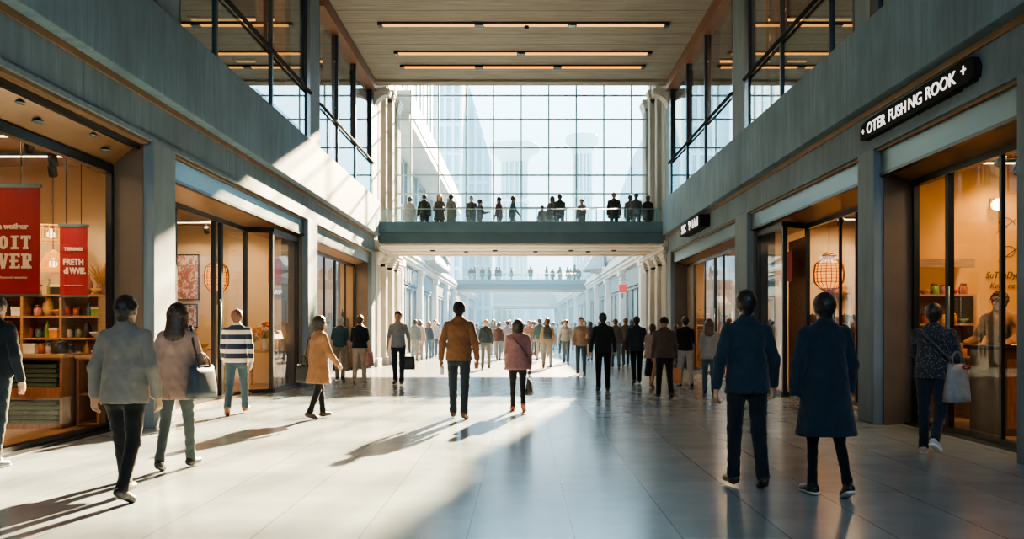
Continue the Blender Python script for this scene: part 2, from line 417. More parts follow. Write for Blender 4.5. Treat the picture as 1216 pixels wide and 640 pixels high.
def person(loc, yaw, H=1.74, sex='m', w=1.0, legs='step', arms='hang', lean=2, head=(0, 0), top='jacket', topc=(.1, .1, .12), hem=.52,
           bottom='trousers', botc=(.03, .035, .05), slim=1.0, shoec=(.02, .02, .02), solec=None, hair='short', hairc='black', skin='tan',
           h=.014, pattern=None, base_name='person', ground=0.0, sleeves='long', twist=0, collar=True, extra=None):
    """yaw 0 looks away along +Y. Returns the root and useful world points (hands, shoulders, hip)."""
    s = H / 1.765; fem = sex == 'f'
    root = empty(base_name, (loc[0], loc[1], ground), R(yaw))
    hw = (.088 if fem else .092) * s; hipz = .93 * s
    LP = LEGS[legs] if isinstance(legs, str) else legs; AP = ARMS[arms] if isinstance(arms, str) else arms
    J = {}; low = 9
    for sd, (th, kn, ft) in ((-1, LP[0]), (1, LP[1])):
        hp = np.array([sd * hw, 0, hipz]); d1 = np.array([0, math.sin(R(th)), -math.cos(R(th))]); d1[0] = sd * .015
        kp = hp + d1 * .44 * s; a2 = R(th - kn); d2 = np.array([sd * .0, math.sin(a2), -math.cos(a2)])
        an = kp + d2 * .415 * s; fp = R(ft); f = rz(-sd * R(9)) @ np.array([0, math.cos(fp), math.sin(fp)]); u = unit(np.cross(np.array([1, 0, 0]), f)); u = u if u[2] > 0 else -u
        heel = an - .045 * s * f - .05 * s * u; toe = an + .15 * s * f - .055 * s * u
        J[sd] = dict(hip=hp, knee=kp, ank=an, f=f, u=u, heel=heel, toe=toe)
        low = min(low, (heel - u * .031 * s)[2], (toe - u * .026 * s)[2])
    dz = -low
    for sd in (-1, 1):
        for k in ('hip', 'knee', 'ank', 'heel', 'toe'): J[sd][k] = J[sd][k] + np.array([0, 0, dz])
    pel = np.array([0, 0, hipz + dz]); TR = rz(R(twist)) @ rx(-R(lean))
    def T(x, y, z): return pel + TR @ (np.array([x, y, z - .93]) * s)
    sw = (.146 if fem else .163) * w
    for sd, (sg, ab, el) in ((-1, AP[0]), (1, AP[1])):
        sh = T(sd * sw, -.005, 1.41)
        d = ry(-sd * R(ab)) @ rx(R(sg)) @ np.array([0, 0, -1.0]); d = TR @ d
        eb = sh + d * .285 * s
        d2 = ry(-sd * R(ab * .35)) @ rx(R(sg + el)) @ np.array([0, 0, -1.0]); d2 = TR @ d2
        wr = eb + d2 * .25 * s
        fw = unit(np.cross(np.array([sd * 1.0, 0, 0]), d2)) * 1.0
        fw = fw if fw @ np.array([0, 1, .35]) > 0 else -fw
        nn = unit(np.cross(d2, fw)); nn = nn if nn[0] * sd < 0 else -nn     # palm faces the thigh
        J[sd].update(sh=sh, el=eb, wr=wr, hd=d2, hf=fw, hn=nn)
    nk = T(0, -.005, 1.47); HR = TR @ rz(R(head[0])) @ rx(R(lean - head[1])) ; hb = T(0, .012, 1.55)
    hs = 1.10 * s
    def Hd(x, y, z): return hb + HR @ (np.array([x, y, z - 1.55]) * hs - np.array([0, 0, .012 * s]))
    pts = np.array([v for sd in (-1, 1) for k, v in J[sd].items() if k in ('sh', 'el', 'wr', 'hip', 'knee', 'ank', 'heel', 'toe')] + [Hd(0, 0, 1.77)])
    lo = pts.min(0) - .16 * s; hi = pts.max(0) + .16 * s; lo[2] = max(lo[2], -.05)
    lo[:2] = np.minimum(lo[:2], pel[:2] - .30 * s); hi[:2] = np.maximum(hi[:2], pel[:2] + .30 * s)
    hb_ = h * .72 if h <= .012 else h
    tax = TR.T                                             # rows: torso axes
    # ---- body: one continuous skin
    B = Skin(lo, hi, hb_)
    flat = (1, .68, 1)
    B.cap(T(0, 0, .95), T(0, 0, 1.10), .136 * s * w, .122 * s * w, R=tax, sc=flat)
    B.cap(T(0, 0, 1.12), T(0, 0, 1.31), .125 * s * w, .150 * s * w, R=tax, sc=flat, k=.04)
    B.cap(T(-.11 * w, 0, 1.40), T(.11 * w, 0, 1.40), .05 * s, k=.05)
    B.cap(T(0, -.01, 1.43), T(0, .008, 1.56), .056 * s, .050 * s, k=.04)
    for sd in (-1, 1):
        j = J[sd]
        B.cap(T(sd * .13 * w, 0, 1.405), T(0, -.01, 1.505), .044 * s, .048 * s, k=.05)
        B.cap(j['sh'], j['el'], .05 * s * w, .040 * s, k=.03); B.cap(j['el'], j['wr'], .041 * s, .027 * s, k=.02)
        lg = min(1.0, slim) * (.86 if bottom != 'skirt' else 1.0)          # legs stay inside the trousers
        B.cap(j['hip'], j['knee'], .082 * s * w * lg, .052 * s * lg, k=.03); B.cap(j['knee'], j['ank'], .052 * s * lg, .036 * s * lg, k=.02)
        kd = unit(j['ank'] - j['knee']); kb = unit(np.cross(kd, np.array([1.0, 0, 0]))); kb = kb if kb[1] < 0 else -kb
        B.cap(j['knee'] + (kd * .07 + kb * .008) * s, j['knee'] + (kd * .2 + kb * .010) * s, .044 * s * lg, .036 * s * lg, k=.03)
        B.cap(j['ank'], j['toe'] + j['u'] * .01, .030 * s * lg, .020 * s, k=.02); B.cap(j['heel'] + j['u'] * .01, j['ank'], .024 * s, k=.02)
        # hand: palm, four fingers of unequal length with two bends, thumb from the side of the palm
        wv, dv, fv, nv = j['wr'], j['hd'], j['hf'], j['hn']; HM = np.array([dv, fv, nv])
        B.cap(wv + dv * .03 * s, wv + dv * .078 * s + nv * .004, .036 * s, .041 * s, k=.02, R=HM, sc=(1, 1, .42))
        B.cap(wv - dv * .02 * s, wv + dv * .03 * s, .027 * s, .028 * s, k=.015, R=HM, sc=(1, 1, .75))
        if h <= .03:
            for i, (o, ln) in enumerate(((.031, .074), (.0105, .083), (-.0105, .077), (-.030, .060))):
                cu1, cu2 = R(22 + 4 * i), R(55 + 5 * i)
                b0 = wv + (dv * .088 + fv * o) * s; d1 = unit(dv * math.cos(cu1) + nv * math.sin(cu1) + fv * o * 2.2); d2 = unit(dv * math.cos(cu2) + nv * math.sin(cu2) + fv * o * 1.2)
                b1 = b0 + d1 * ln * .52 * s; B.cap(b0 - dv * .012 * s, b1, .0098 * s, .0090 * s, k=.006); B.cap(b1, b1 + d2 * ln * .5 * s, .0088 * s, .0072 * s, k=.004)
            t0 = wv + (dv * .028 + fv * .030 + nv * .008) * s; t1 = t0 + unit(dv * .72 + fv * .55 + nv * .4) * .042 * s
            B.cap(t0, t1, .0145 * s, .0108 * s, k=.012); B.cap(t1, t1 + unit(dv * .9 + fv * .15 + nv * .45) * .032 * s, .0105 * s, .0082 * s, k=.005)
        J[sd]['grip'] = wv + dv * .105 * s + nv * .022 * s
    HM = HR.T
    B.cap(Hd(0, -.012, 1.662), Hd(0, -.012, 1.662), .090 * hs, k=.02, R=HM, sc=(.84, 1.06, 1.0))
    B.cap(Hd(0, .028, 1.625), Hd(0, .05, 1.557), .062 * hs, .036 * hs, k=.03, R=HM, sc=(.95, 1, 1))
    B.cap(Hd(0, .072, 1.652), Hd(0, .104, 1.606), .010 * hs, .0155 * hs, k=.012)
    B.cap(Hd(-.035, .062, 1.672), Hd(.035, .062, 1.672), .017 * hs, k=.012)
    B.cap(Hd(-.016, .078, 1.576), Hd(.016, .078, 1.576), .010 * hs, k=.006)
    for sd in (-1, 1):
        B.cap(Hd(sd * .079, -.008, 1.65), Hd(sd * .075, -.004, 1.615), .022 * hs, .016 * hs, k=.006, R=HM, sc=(.42, .75, 1))
        if h <= .012: B.cap(Hd(sd * .031, .086, 1.645), Hd(sd * .031, .086, 1.645), .011 * hs, k=.008, cut=True)
    bo = B.build('body', skin_mat(skin), root)
    if h <= .016:
        em = pbr('eye_dark', (.12, .09, .08), rough=.2, var=.02)
        for sd in (-1, 1):
            e = MB(); c = Hd(sd * .031, .0715, 1.645)
            e.lathe([(0, -.0105 * s)] + [(.0105 * s * math.cos(R(a)), .0105 * s * math.sin(R(a))) for a in range(-60, 61, 30)] + [(0, .0105 * s)], c, 10)
            eo = e.build('eye', em, root, smooth=True)
    # ---- hair
    hm = hair_mat(hairc); hh = min(h, .010) if h < .02 else h * .8
    hl, hg = Hd(0, -.01, 1.6) - .30 * hs, Hd(0, 0, 1.66) + .24 * hs
    if hair in ('long',): hl[2] = Hd(0, -.08, 1.24)[2] - .06
    if hair == 'bald':
        pass
    else:
        G = Skin(hl, hg, hh)
        g = .016 if fem else .011
        G.cap(Hd(0, -.016, 1.668), Hd(0, -.016, 1.668), (.090 + g) * hs, k=.01, R=HM, sc=(.86, 1.05, 1.0))
        G.cap(Hd(0, -.035, 1.63), Hd(0, -.045, 1.585), (.072 + g * .4) * hs, .05 * hs, k=.02, R=HM, sc=(.95, .9, 1))
        if hair == 'cap':
            G.half(Hd(0, 0, 1.655), HR @ np.array([0, .25, -1.0]))
            G.cap(Hd(-.02, .09, 1.685), Hd(.02, .09, 1.685), .065 * hs, k=.01, R=HM, sc=(1, 1, .16))
            G.cap(Hd(0, -.016, 1.765), Hd(0, -.016, 1.767), .008 * hs, k=.01)
        else:
            G.half(Hd(0, .072, 1.702), HR @ np.array([0, 1.0, -.85 if hair != 'beanie' else -.3]))
            if hair == 'curly': G.ripple(.010, 95, 3)
            elif hair == 'short': G.ripple(.0035, 120, 1)
        if hair == 'bob':
            for sd in (-1, 1): G.cap(Hd(sd * .062, -.008, 1.66), Hd(sd * .066, -.004, 1.555), .038 * hs, .034 * hs, k=.03)
            G.cap(Hd(0, -.055, 1.65), Hd(0, -.055, 1.55), .066 * hs, .062 * hs, k=.03, R=HM, sc=(1.1, .8, 1)); G.ripple(.003, 110, 2)
        if hair == 'long':
            for sd in (-1, 1): G.cap(Hd(sd * .066, -.012, 1.66), Hd(sd * .078, -.02, 1.47), .034 * hs, .026 * hs, k=.03)
            G.cap(Hd(0, -.06, 1.64), Hd(0, -.085, 1.46), .074 * hs, .080 * hs, k=.03, R=HM, sc=(1.15, .72, 1))
            G.cap(Hd(0, -.085, 1.46), Hd(0, -.085, 1.30), .076 * hs, .045 * hs, k=.03, R=HM, sc=(1.2, .62, 1)); G.ripple(.004, 90, 4)
        if hair == 'bun':
            G.cap(Hd(0, -.10, 1.735), Hd(0, -.11, 1.735), .042 * hs, k=.015); G.ripple(.003, 110, 2)
        if hair == 'tail':
            G.cap(Hd(0, -.10, 1.70), Hd(0, -.14, 1.66), .026 * hs, .034 * hs, k=.02); G.cap(Hd(0, -.14, 1.66), Hd(0, -.13, 1.50), .034 * hs, .018 * hs, k=.02)
        G.build('cap' if hair == 'cap' else ('beanie' if hair == 'beanie' else 'hair'), hm if hair not in ('cap', 'beanie') else cloth(HAIR[hairc]), root)
    # ---- trousers or skirt, shoes
    bm = cloth(botc)
    hz = pel[2] - .93 * s
    L2 = lo.copy(); H2 = hi.copy(); H2[2] = pel[2] + .24 * s
    if bottom == 'skirt':
        Sk = Skin(L2, H2, h); kz = .34
        Sk.cap(T(0, 0, 1.06), np.array([0, pel[1] + .02 * s, hz + kz * s]), .135 * s * w, .215 * s * w, k=.02, R=tax, sc=(1, .8, 1))
        Sk.half((0, 0, hz + kz * s), (0, 0, -1)); Sk.half(T(0, 0, 1.10), TR @ np.array([0, 0, 1.0])); Sk.ripple(.006, 34, 3)
        Sk.build('skirt', bm, root)
    else:
        Pn = Skin(L2, H2, h)
        Pn.cap(T(0, 0, .95), T(0, 0, 1.06), .148 * s * w, .134 * s * w, k=.03, R=tax, sc=(1, .72, 1))
        for sd in (-1, 1):
            j = J[sd]
            Pn.cap(j['hip'], j['knee'], .090 * s * w, .066 * s * slim, k=.03)
            Pn.cap(j['hip'] + np.array([0, -.03, -.02]) * s, j['hip'] + np.array([0, -.028, -.06]) * s, .078 * s * w, k=.03)
            en = j['ank'] + (j['knee'] - j['ank']) * .03
            Pn.cap(j['knee'], en, .068 * s * slim, .054 * s * slim, k=.02)
            Pn.cap(en + (j['knee'] - en) * .10, en, .056 * s * slim, .058 * s * slim, k=.02)
        Pn.half(T(0, 0, 1.10), TR @ np.array([0, 0, 1.0]))
        if h < .025: Pn.ripple(.003, 52, 1)
        Pn.build('trousers', bm, root)
    for sd in (-1, 1):
        j = J[sd]; pp = np.array([j['heel'], j['toe'], j['ank']]); FM = np.array([unit(np.cross(j['f'], j['u'])), j['f'], j['u']])
        K = Skin(pp.min(0) - .09 * s, pp.max(0) + .09 * s, min(h, .009) if h < .02 else h * .8)
        K.cap(j['heel'] + j['u'] * .018 * s, j['toe'] + j['u'] * .006 * s, .036 * s, .033 * s, k=.02, R=FM, sc=(1.12, 1, 1))
        K.cap(j['heel'] + j['f'] * .10 * s + j['u'] * .012 * s, j['toe'] - j['f'] * .02 * s, .041 * s, .038 * s, k=.02, R=FM, sc=(1.1, 1, .8))
        K.cap(j['ank'] + j['u'] * .01 * s, j['heel'] + j['f'] * .05 * s, .043 * s, .04 * s, k=.03)
        K.half(j['ank'] - j['u'] * .081 * s, -j['u']); K.half(j['ank'] + j['u'] * .04 * s, j['u'])
        sh = K.build('shoe', pbr('leather_%d_%d_%d' % tuple(int(c * 99) for c in shoec), shoec, rough=.45, var=.15, scale=18), root)
        if solec:
            Q = Skin(pp.min(0) - .09 * s, pp.max(0) + .09 * s, min(h, .008))
            Q.cap(j['heel'] + j['u'] * .0 * s, j['toe'], .042 * s, .040 * s, k=.02, R=FM, sc=(1.15, 1.05, 1))
            Q.half(j['ank'] - j['u'] * .0835 * s, -j['u']); Q.half(j['ank'] - j['u'] * .058 * s, j['u'])
            Q.build('sole', pbr('rubber_%d' % int(solec[0] * 99), solec, rough=.6, var=.05), sh)
    # ---- upper garment
    tm = cloth(topc, pattern=pattern); C = Skin(lo, hi, h)
    ease = {'tee': .012, 'sweater': .02, 'jacket': .024, 'coat': .03, 'suit': .022, 'puffer': .034}[top] * s
    fl = (1, .72, 1)
    C.cap(T(0, 0, 1.0), T(0, 0, 1.12), .148 * s * w + ease, .128 * s * w + ease, k=.03, R=tax, sc=fl)
    C.cap(T(0, 0, 1.12), T(0, 0, 1.31), .128 * s * w + ease * 1.0, .150 * s * w + ease * .8, k=.05, R=tax, sc=fl)
    C.cap(T(-.10 * w, -.004, 1.385), T(.10 * w, -.004, 1.385), .052 * s + ease * .4, k=.06)
    if fem: C.cap(T(-.05, .085, 1.30), T(.05, .085, 1.30), .062 * s + ease * .3, k=.04)
    for sd in (-1, 1):
        j = J[sd]
        C.cap(T(sd * .125 * w, -.004, 1.395), T(0, -.012, 1.50), .040 * s + ease * .4, .046 * s + ease * .35, k=.06)
        C.cap(j['sh'], j['el'], .046 * s * w + ease * .55, .041 * s + ease * .6, k=.022)
        if sleeves == 'long':
            e2 = j['el'] + (j['wr'] - j['el']) * .97
            C.cap(j['el'], e2, .042 * s + ease * .6, .031 * s + ease * .5, k=.025)
    hemz = hem / 1.0                                       # as a share of 1.75 m
    hz_ = hemz * 1.75
    if hz_ < 1.0:
        fr = {'coat': .030, 'suit': .012}.get(top, .010) + (.012 if fem else 0)
        C.cap(T(0, 0, 1.06), T(0, -.004, hz_ + .03), .148 * s * w + ease * .9, (.158 + fr) * s * w + ease * .8 + (.90 - hz_) * .10 * s, k=.04, R=tax, sc=(1, .76, 1))
    # sleeves reach below the hem, so the hem is cut from the trunk's neighbourhood only
    d = C.D
    hemP = T(0, 0, hz_); hn = TR @ np.array([0, 0, -1.0])
    keep = np.full(C.n, .08, np.float32)
    A2 = Skin(lo, hi, h); A2.D = keep
    if sleeves == 'long':
        for sd in (-1, 1):
            j = J[sd]; e2 = j['el'] + (j['wr'] - j['el']) * .97
            A2.cap(j['sh'], j['el'], .046 * s * w + ease * .55, .041 * s + ease * .6, k=.02); A2.cap(j['el'], e2, .042 * s + ease * .6, .031 * s + ease * .5, k=.025)
    C.half(hemP, hn); C.D = np.minimum(C.D, A2.D)
    if top in ('suit', 'coat') and h < .012:               # back vent
        C.cap(T(0, -.2, hz_ - .05), T(0, -.2, hz_ + .14), .012 * s, .002 * s, k=.002, R=tax, sc=(.5, 12, 1), cut=True)
    if collar and top not in ('tee',):
        C.cap(T(0, -.012, 1.475), T(0, -.006, 1.53), .062 * s + ease * .25, .057 * s + ease * .2, k=.012)
        C.half(T(0, 0, 1.545), TR @ np.array([0, .22, 1.0]))
        if h < .02: C.cap(T(0, .0, 1.53), T(0, .004, 1.62), .050 * s, .056 * s, k=.004, cut=True)
    else:
        C.half(T(0, 0, 1.505), TR @ np.array([0, .3, 1.0]))
    if h < .025: C.ripple(.0026 if top != 'puffer' else .007, 46 if top != 'puffer' else 30, 2)
    if sleeves == 'long':                                  # cuffs end cleanly
        pass
    C.build({'tee': 't_shirt', 'sweater': 'sweater', 'jacket': 'jacket', 'coat': 'coat', 'suit': 'suit_jacket', 'puffer': 'padded_jacket'}[top], tm, root)
    M = Matrix.Translation((loc[0], loc[1], ground)) @ Matrix.Rotation(R(yaw), 4, 'Z')
    W = lambda p: M @ Vector([float(c) for c in p])
    info = dict(handL=W(J[-1]['grip']), handR=W(J[1]['grip']), shL=W(T(-sw * .72, 0, 1.47)), shR=W(T(sw * .72, 0, 1.47)), hipL=W(T(-.20, 0, 1.0)), hipR=W(T(.20, 0, 1.0)),
                back=W(T(0, -.15, 1.25)), T=lambda x, y, z: W(T(x, y, z)), head=lambda x, y, z: Hd(x, y, z), yaw=yaw, s=s)
    return root, info

# ------------------------------------------------------------------ things people carry
def handbag(name, loc, rz_, col, size=(.34, .12, .28), handle=.16, label='', group=None, flare=.85, strapc=None):
    """loc is the point the handles hang from"""
    w, d, hh = size; t = empty(name, loc, rz_); z1 = -handle; z0 = z1 - hh
    m = MB(); n = 5; rings = []
    for k in range(n + 1):
        f = k / n; ww = w * (1 - (1 - flare) * f) * (.94 if k == 0 else 1); dd = d * (1 - .55 * f ** 2); z = z0 + hh * f
        ring = []
        for q in range(16):
            a = 2 * math.pi * q / 16; c, s_ = math.cos(a), math.sin(a)
            ring.append((ww / 2 * math.copysign(abs(c) ** .45, c), dd / 2 * math.copysign(abs(s_) ** .45, s_), z + .01 * math.cos(2 * a) * f))
        rings.append(ring)
    vs = [v for r in rings for v in r]; fs = [(i * 16 + q, i * 16 + (q + 1) % 16, (i + 1) * 16 + (q + 1) % 16, (i + 1) * 16 + q) for i in range(n) for q in range(16)]
    fs += [tuple(range(15, -1, -1)), tuple(n * 16 + q for q in range(16))]
    m.add(vs, fs)
    key = 'bag_%d_%d_%d' % tuple(int(c * 99) for c in col)
    mt = pbr(key, col, rough=.5, var=.15, scale=14, bump=.2, bscale=80)
    m.build('bag_body', mt, t, smooth=True)
    hm = pbr('strap_%d' % int((strapc or col)[0] * 99), strapc or tuple(c * .7 for c in col), rough=.5)
    for sy in (-1, 1):
        MB().tube([(-w * .24, sy * d * .2, z1 - .02), (-w * .2, sy * d * .12, z1 * .45), (-w * .06, sy * .008, -.004), (w * .06, sy * .008, -.004), (w * .2, sy * d * .12, z1 * .45), (w * .24, sy * d * .2, z1 - .02)], .0075, 6).build('handle', hm, t, smooth=True)
    return tag(t, label, 'bag', group)
def strap(bag, pts, col, r=.012):
    """a strap, part of its bag, given by world points"""
    inv = (Matrix.Translation(bag.location) @ Matrix.Rotation(bag.rotation_euler[2], 4, 'Z')).inverted()
    return MB().tube([inv @ Vector(p) for p in pts], r, 6).build('strap', pbr('strap_%d' % int(col[0] * 99), col, rough=.5), bag, smooth=True)
# ------------------------------------------------------------------ materials of the place
CONC = concrete('cast_concrete', (.125, .195, .26))
CONC2 = concrete('cast_concrete_lower', (.135, .19, .24), joint=5.1)
PIER = concrete('pier_concrete', (.155, .20, .24), joint=50, streak=.25)
STONE = concrete('pale_stone', (.50, .475, .435), joint=40, streak=.18)
SOFFIT = pbr('brown_soffit', (.17, .105, .06), rough=.55, var=.25, scale=3, stretch=(6, .4, 1))
RECESS = pbr('bronze_panel', (.20, .11, .055), rough=.35, metal=.25, var=.12, scale=3)
JAMB = pbr('brown_jamb', (.115, .085, .062), rough=.5, var=.12, scale=2.5)
STEEL = pbr('blue_grey_steel', (.12, .18, .205), rough=.38, metal=.55, var=.10, scale=1.6, stretch=(1, .3, 3))
BLACK = pbr('black_frame', (.012, .014, .017), rough=.35, metal=.3, var=.1)
MATTE = pbr('matte_black_rail', (.012, .014, .016), rough=.85, spec=.15, var=.05)
NAVY = pbr('dark_blue_frame', (.018, .032, .048), rough=.35, metal=.4, var=.1)
TIMBER = pbr('brown_timber', (.16, .065, .026), rough=.5, var=.25, scale=3, stretch=(8, 8, .5))
WARMWALL = pbr('cream_plaster', (.60, .45, .27), rough=.8, var=.05, scale=2)
YELLOWWALL = pbr('ochre_plaster', (.62, .33, .07), rough=.8, var=.08, scale=1.5)
SHOPCEIL = pbr('shop_ceiling', (.30, .19, .11), rough=.7, var=.1, scale=2)
SHOPFLOOR = pbr('shop_floor_boards', (.42, .25, .13), rough=.35, var=.2, scale=3, stretch=(7, .6, 1))
OAK = pbr('red_oak', (.26, .105, .04), rough=.42, var=.28, scale=4, stretch=(7, 7, .7))
PALEOAK = pbr('pale_shelf_oak', (.40, .23, .11), rough=.5, var=.22, scale=4, stretch=(.8, 7, 7))
GLASS = glass('shop_glass', (.985, .985, .98), .008, 1.17)
GLASSB = glass('reflective_glass', (.62, .70, .74), .22, 1.7)
GLASSW = glass('curtain_wall_glass', (.96, 1, 1), .01, 1.3)
GLASSR = glass('railing_glass', (.93, .98, .98), .03, 1.4)
MULL = pbr('teal_grey_mullion', (.28, .42, .46), rough=.45, metal=.3, var=.08)
BRIDGE = pbr('bridge_steel', (.09, .15, .18), rough=.5, metal=.3, var=.12, scale=1.2)
BRIDGE2 = pbr('bridge_steel_lower', (.07, .11, .13), rough=.5, metal=.3, var=.12, scale=1.2)
UNDER = pbr('bridge_underside', (.55, .47, .38), rough=.7, var=.08, scale=1.5, stretch=(.6, 3, 1))
WARM = emis('warm_strip', (1.0, .42, .09), 3.2)
WARMW = emis('warm_white', (1.0, .74, .42), 9.0)
SPOTE = emis('downlight_glow', (1.0, .78, .52), 14.0)
SIGNW = emis('sign_glow', (1.0, .86, .68), 2.4)
RED = pbr('poster_red', (.30, .005, .012), rough=.55, var=.12, scale=1.5)
CREAM = pbr('poster_cream', (.80, .66, .50), rough=.6, var=.03)
BRASS = pbr('brass_wire', (.34, .17, .035), rough=.35, metal=.8, var=.2)

# ------------------------------------------------------------------ floor, ceiling, walls
fl = MB().box(-12, 12, -9, 210, -.15, 0).build('floor', floor_mat()); struct(fl)
ce = MB().box(-5.6, 5.6, -9, 29.9, 10.1, 10.4).build('ceiling', plank_mat()); struct(ce)
struct(MB().box(-5.6, 5.6, 29.9, 30.4, 10.15, 10.5).box(-5.6, 5.6, 29.5, 29.9, 10.03, 10.1).build('trim_1', pbr('ceiling_edge_beam', (.27, .235, .19), rough=.7, var=.12, scale=2, stretch=(.4, 3, 3))))
struct(MB().box(-6.5, 6.5, 30.4, 36.2, 12.3, 12.5).box(-6.5, 6.5, 30.2, 30.45, 10.4, 12.5).build('ceiling_porch', STONE))
SD = {'left': -1, 'right': 1}
PIL = {'left': [(7.55, 8.3), (12.04, 12.8), (20.75, 21.7), (29.6, 30.4)], 'right': [(8.05, 8.93), (12.56, 13.15), (19.6, 20.7), (29.6, 30.4)]}
for side, s in SD.items():
    y0, y1 = -9, 30.4
    struct(MB().box(s * 5.3, s * 5.75, y0, y1, 4.12, 4.78).build('wall_%s_fascia' % side, CONC2))
    struct(MB().box(s * 5.1, s * 5.75, y0, y1, 4.75, 5.98).build('wall_%s_parapet' % side, CONC, bevel=.012))
    struct(MB().box(s * 5.27, s * 5.30, y0, y1, 4.66, 4.75).build('trim_%s_shadow_gap' % side, SOFFIT))
    struct(MB().box(s * 5.31, s * 5.86, y0, y1, 4.06, 4.12).build('trim_%s_soffit' % side, SOFFIT))
    struct(MB().box(s * 5.255, s * 5.3, y0, y1, 4.10, 4.16).build('trim_%s_drip' % side, CONC2))
    struct(MB().box(s * 5.3, s * 11, y0, y1, 5.5, 5.8).build('floor_%s_gallery' % side, SOFFIT))
    struct(MB().box(s * 10.2, s * 10.4, y0, y1, 5.8, 10.2).build('wall_%s_gallery_back' % side, pbr('gallery_wall', (.36, .20, .09), rough=.7, var=.2, scale=1)))
    struct(MB().box(s * 5.6, s * 10.6, y0, y1, 10.1, 10.35).build('ceiling_%s_gallery' % side, SOFFIT))
    struct(MB().box(s * 5.5, s * 10.4, 30.1, 30.4, 5.8, 10.2).build('wall_%s_gallery_end' % side, STONE))
    struct(MB().box(s * 11.0, s * 11.2, y0, 30.4, 0, 5.6).build('wall_%s_shops_back' % side, WARMWALL))
    struct(MB().box(s * 5.9, s * 11.1, y0, 30.4, 4.0, 4.1).build('ceiling_%s_shops' % side, SHOPCEIL))
    struct(MB().box(s * 5.86, s * 11.1, y0, 30.4, 0.0, .025).build('floor_%s_shops' % side, SHOPFLOOR))
    for i, (a, b) in enumerate(PIL[side]):
        m = MB().box(s * 5.25, s * 5.9, a, b, 0, 4.12)
        p = m.build('wall_%s_pillar' % side, PIER, bevel=.015); struct(p)
        struct(MB().box(s * 5.4, s * 5.9, a - .025, a - .002, 0, 4.06).build('trim_%s_jamb' % side, JAMB))
        struct(MB().box(s * 5.2, s * 5.7, a, b, 5.98, 10.1).build('wall_%s_pier' % side, PIER, bevel=.012))
struct(MB().box(-11, -5.1, -9.2, -9, 0, 10.4).box(5.1, 11, -9.2, -9, 0, 10.4).box(-5.1, 5.1, -9.2, -9, 0, 5.4).build('wall_back', CONC2))  # unseen; kept low in the middle to let cool sky light in
# partitions between the shops
def partition(side, y, mat, x0=5.9, x1=11.0):
    s = SD[side]; struct(MB().box(s * x0, s * x1, y, y + .12, 0, 4.0).build('wall_%s_partition' % side, mat))
partition('left', 13.4, WARMWALL); partition('left', 21.3, WARMWALL); partition('left', 30.2, WARMWALL); partition('left', 5.0, WARMWALL)
partition('right', 13.3, YELLOWWALL); partition('right', 20.2, WARMWALL); partition('right', 30.2, WARMWALL); partition('right', 5.0, YELLOWWALL)

# ------------------------------------------------------------------ ceiling light rows
def ceiling_light(Y, xs, label):
    t = empty('ceiling_light', (0, Y, 10.1))
    MB().box(xs[0], xs[-1], -.11, .11, -.05, .0).build('housing', BLACK, t)
    for a, b in zip(xs[:-1], xs[1:]): MB().box(a + .14, b - .14, -.07, .07, -.075, -.045).build('diffuser', WARM, t)
    for x in xs: MB().box(x - .12 if x != xs[0] else x, x + .12 if x != xs[-1] else x, -.12, .12, -.095, -.04).build('bracket', BLACK, t)
    tag(t, label, 'ceiling light', 'linear lights across the ceiling')
ceiling_light(24.0, (-4.08, -1.2, 1.45, 4.2), 'warm linear ceiling light nearest the viewer, three glowing segments')
ceiling_light(26.5, (-4.0, 0.0, 4.1), 'middle row warm linear ceiling light, two glowing segments')
ceiling_light(27.9, (-4.0, -1.4, 1.2, 4.1), 'warm linear ceiling light closest to the glazed wall, three segments')
ceiling_light(13.0, (-4.08, -1.2, 1.45, 4.2), 'warm linear ceiling light overhead above the nearer shops')
ceiling_light(17.5, (-4.0, 0.0, 4.1), 'warm linear ceiling light overhead before the first visible row')
t = empty('smoke_detector', (.15, 24.0, 10.02)); MB().lathe([(.0, -.09), (.05, -.085), (.07, -.05), (.07, .0)], n=14).build('detector_body', BLACK, t, smooth=True)
tag(t, 'small round black sensor on the nearest ceiling light', 'sensor')

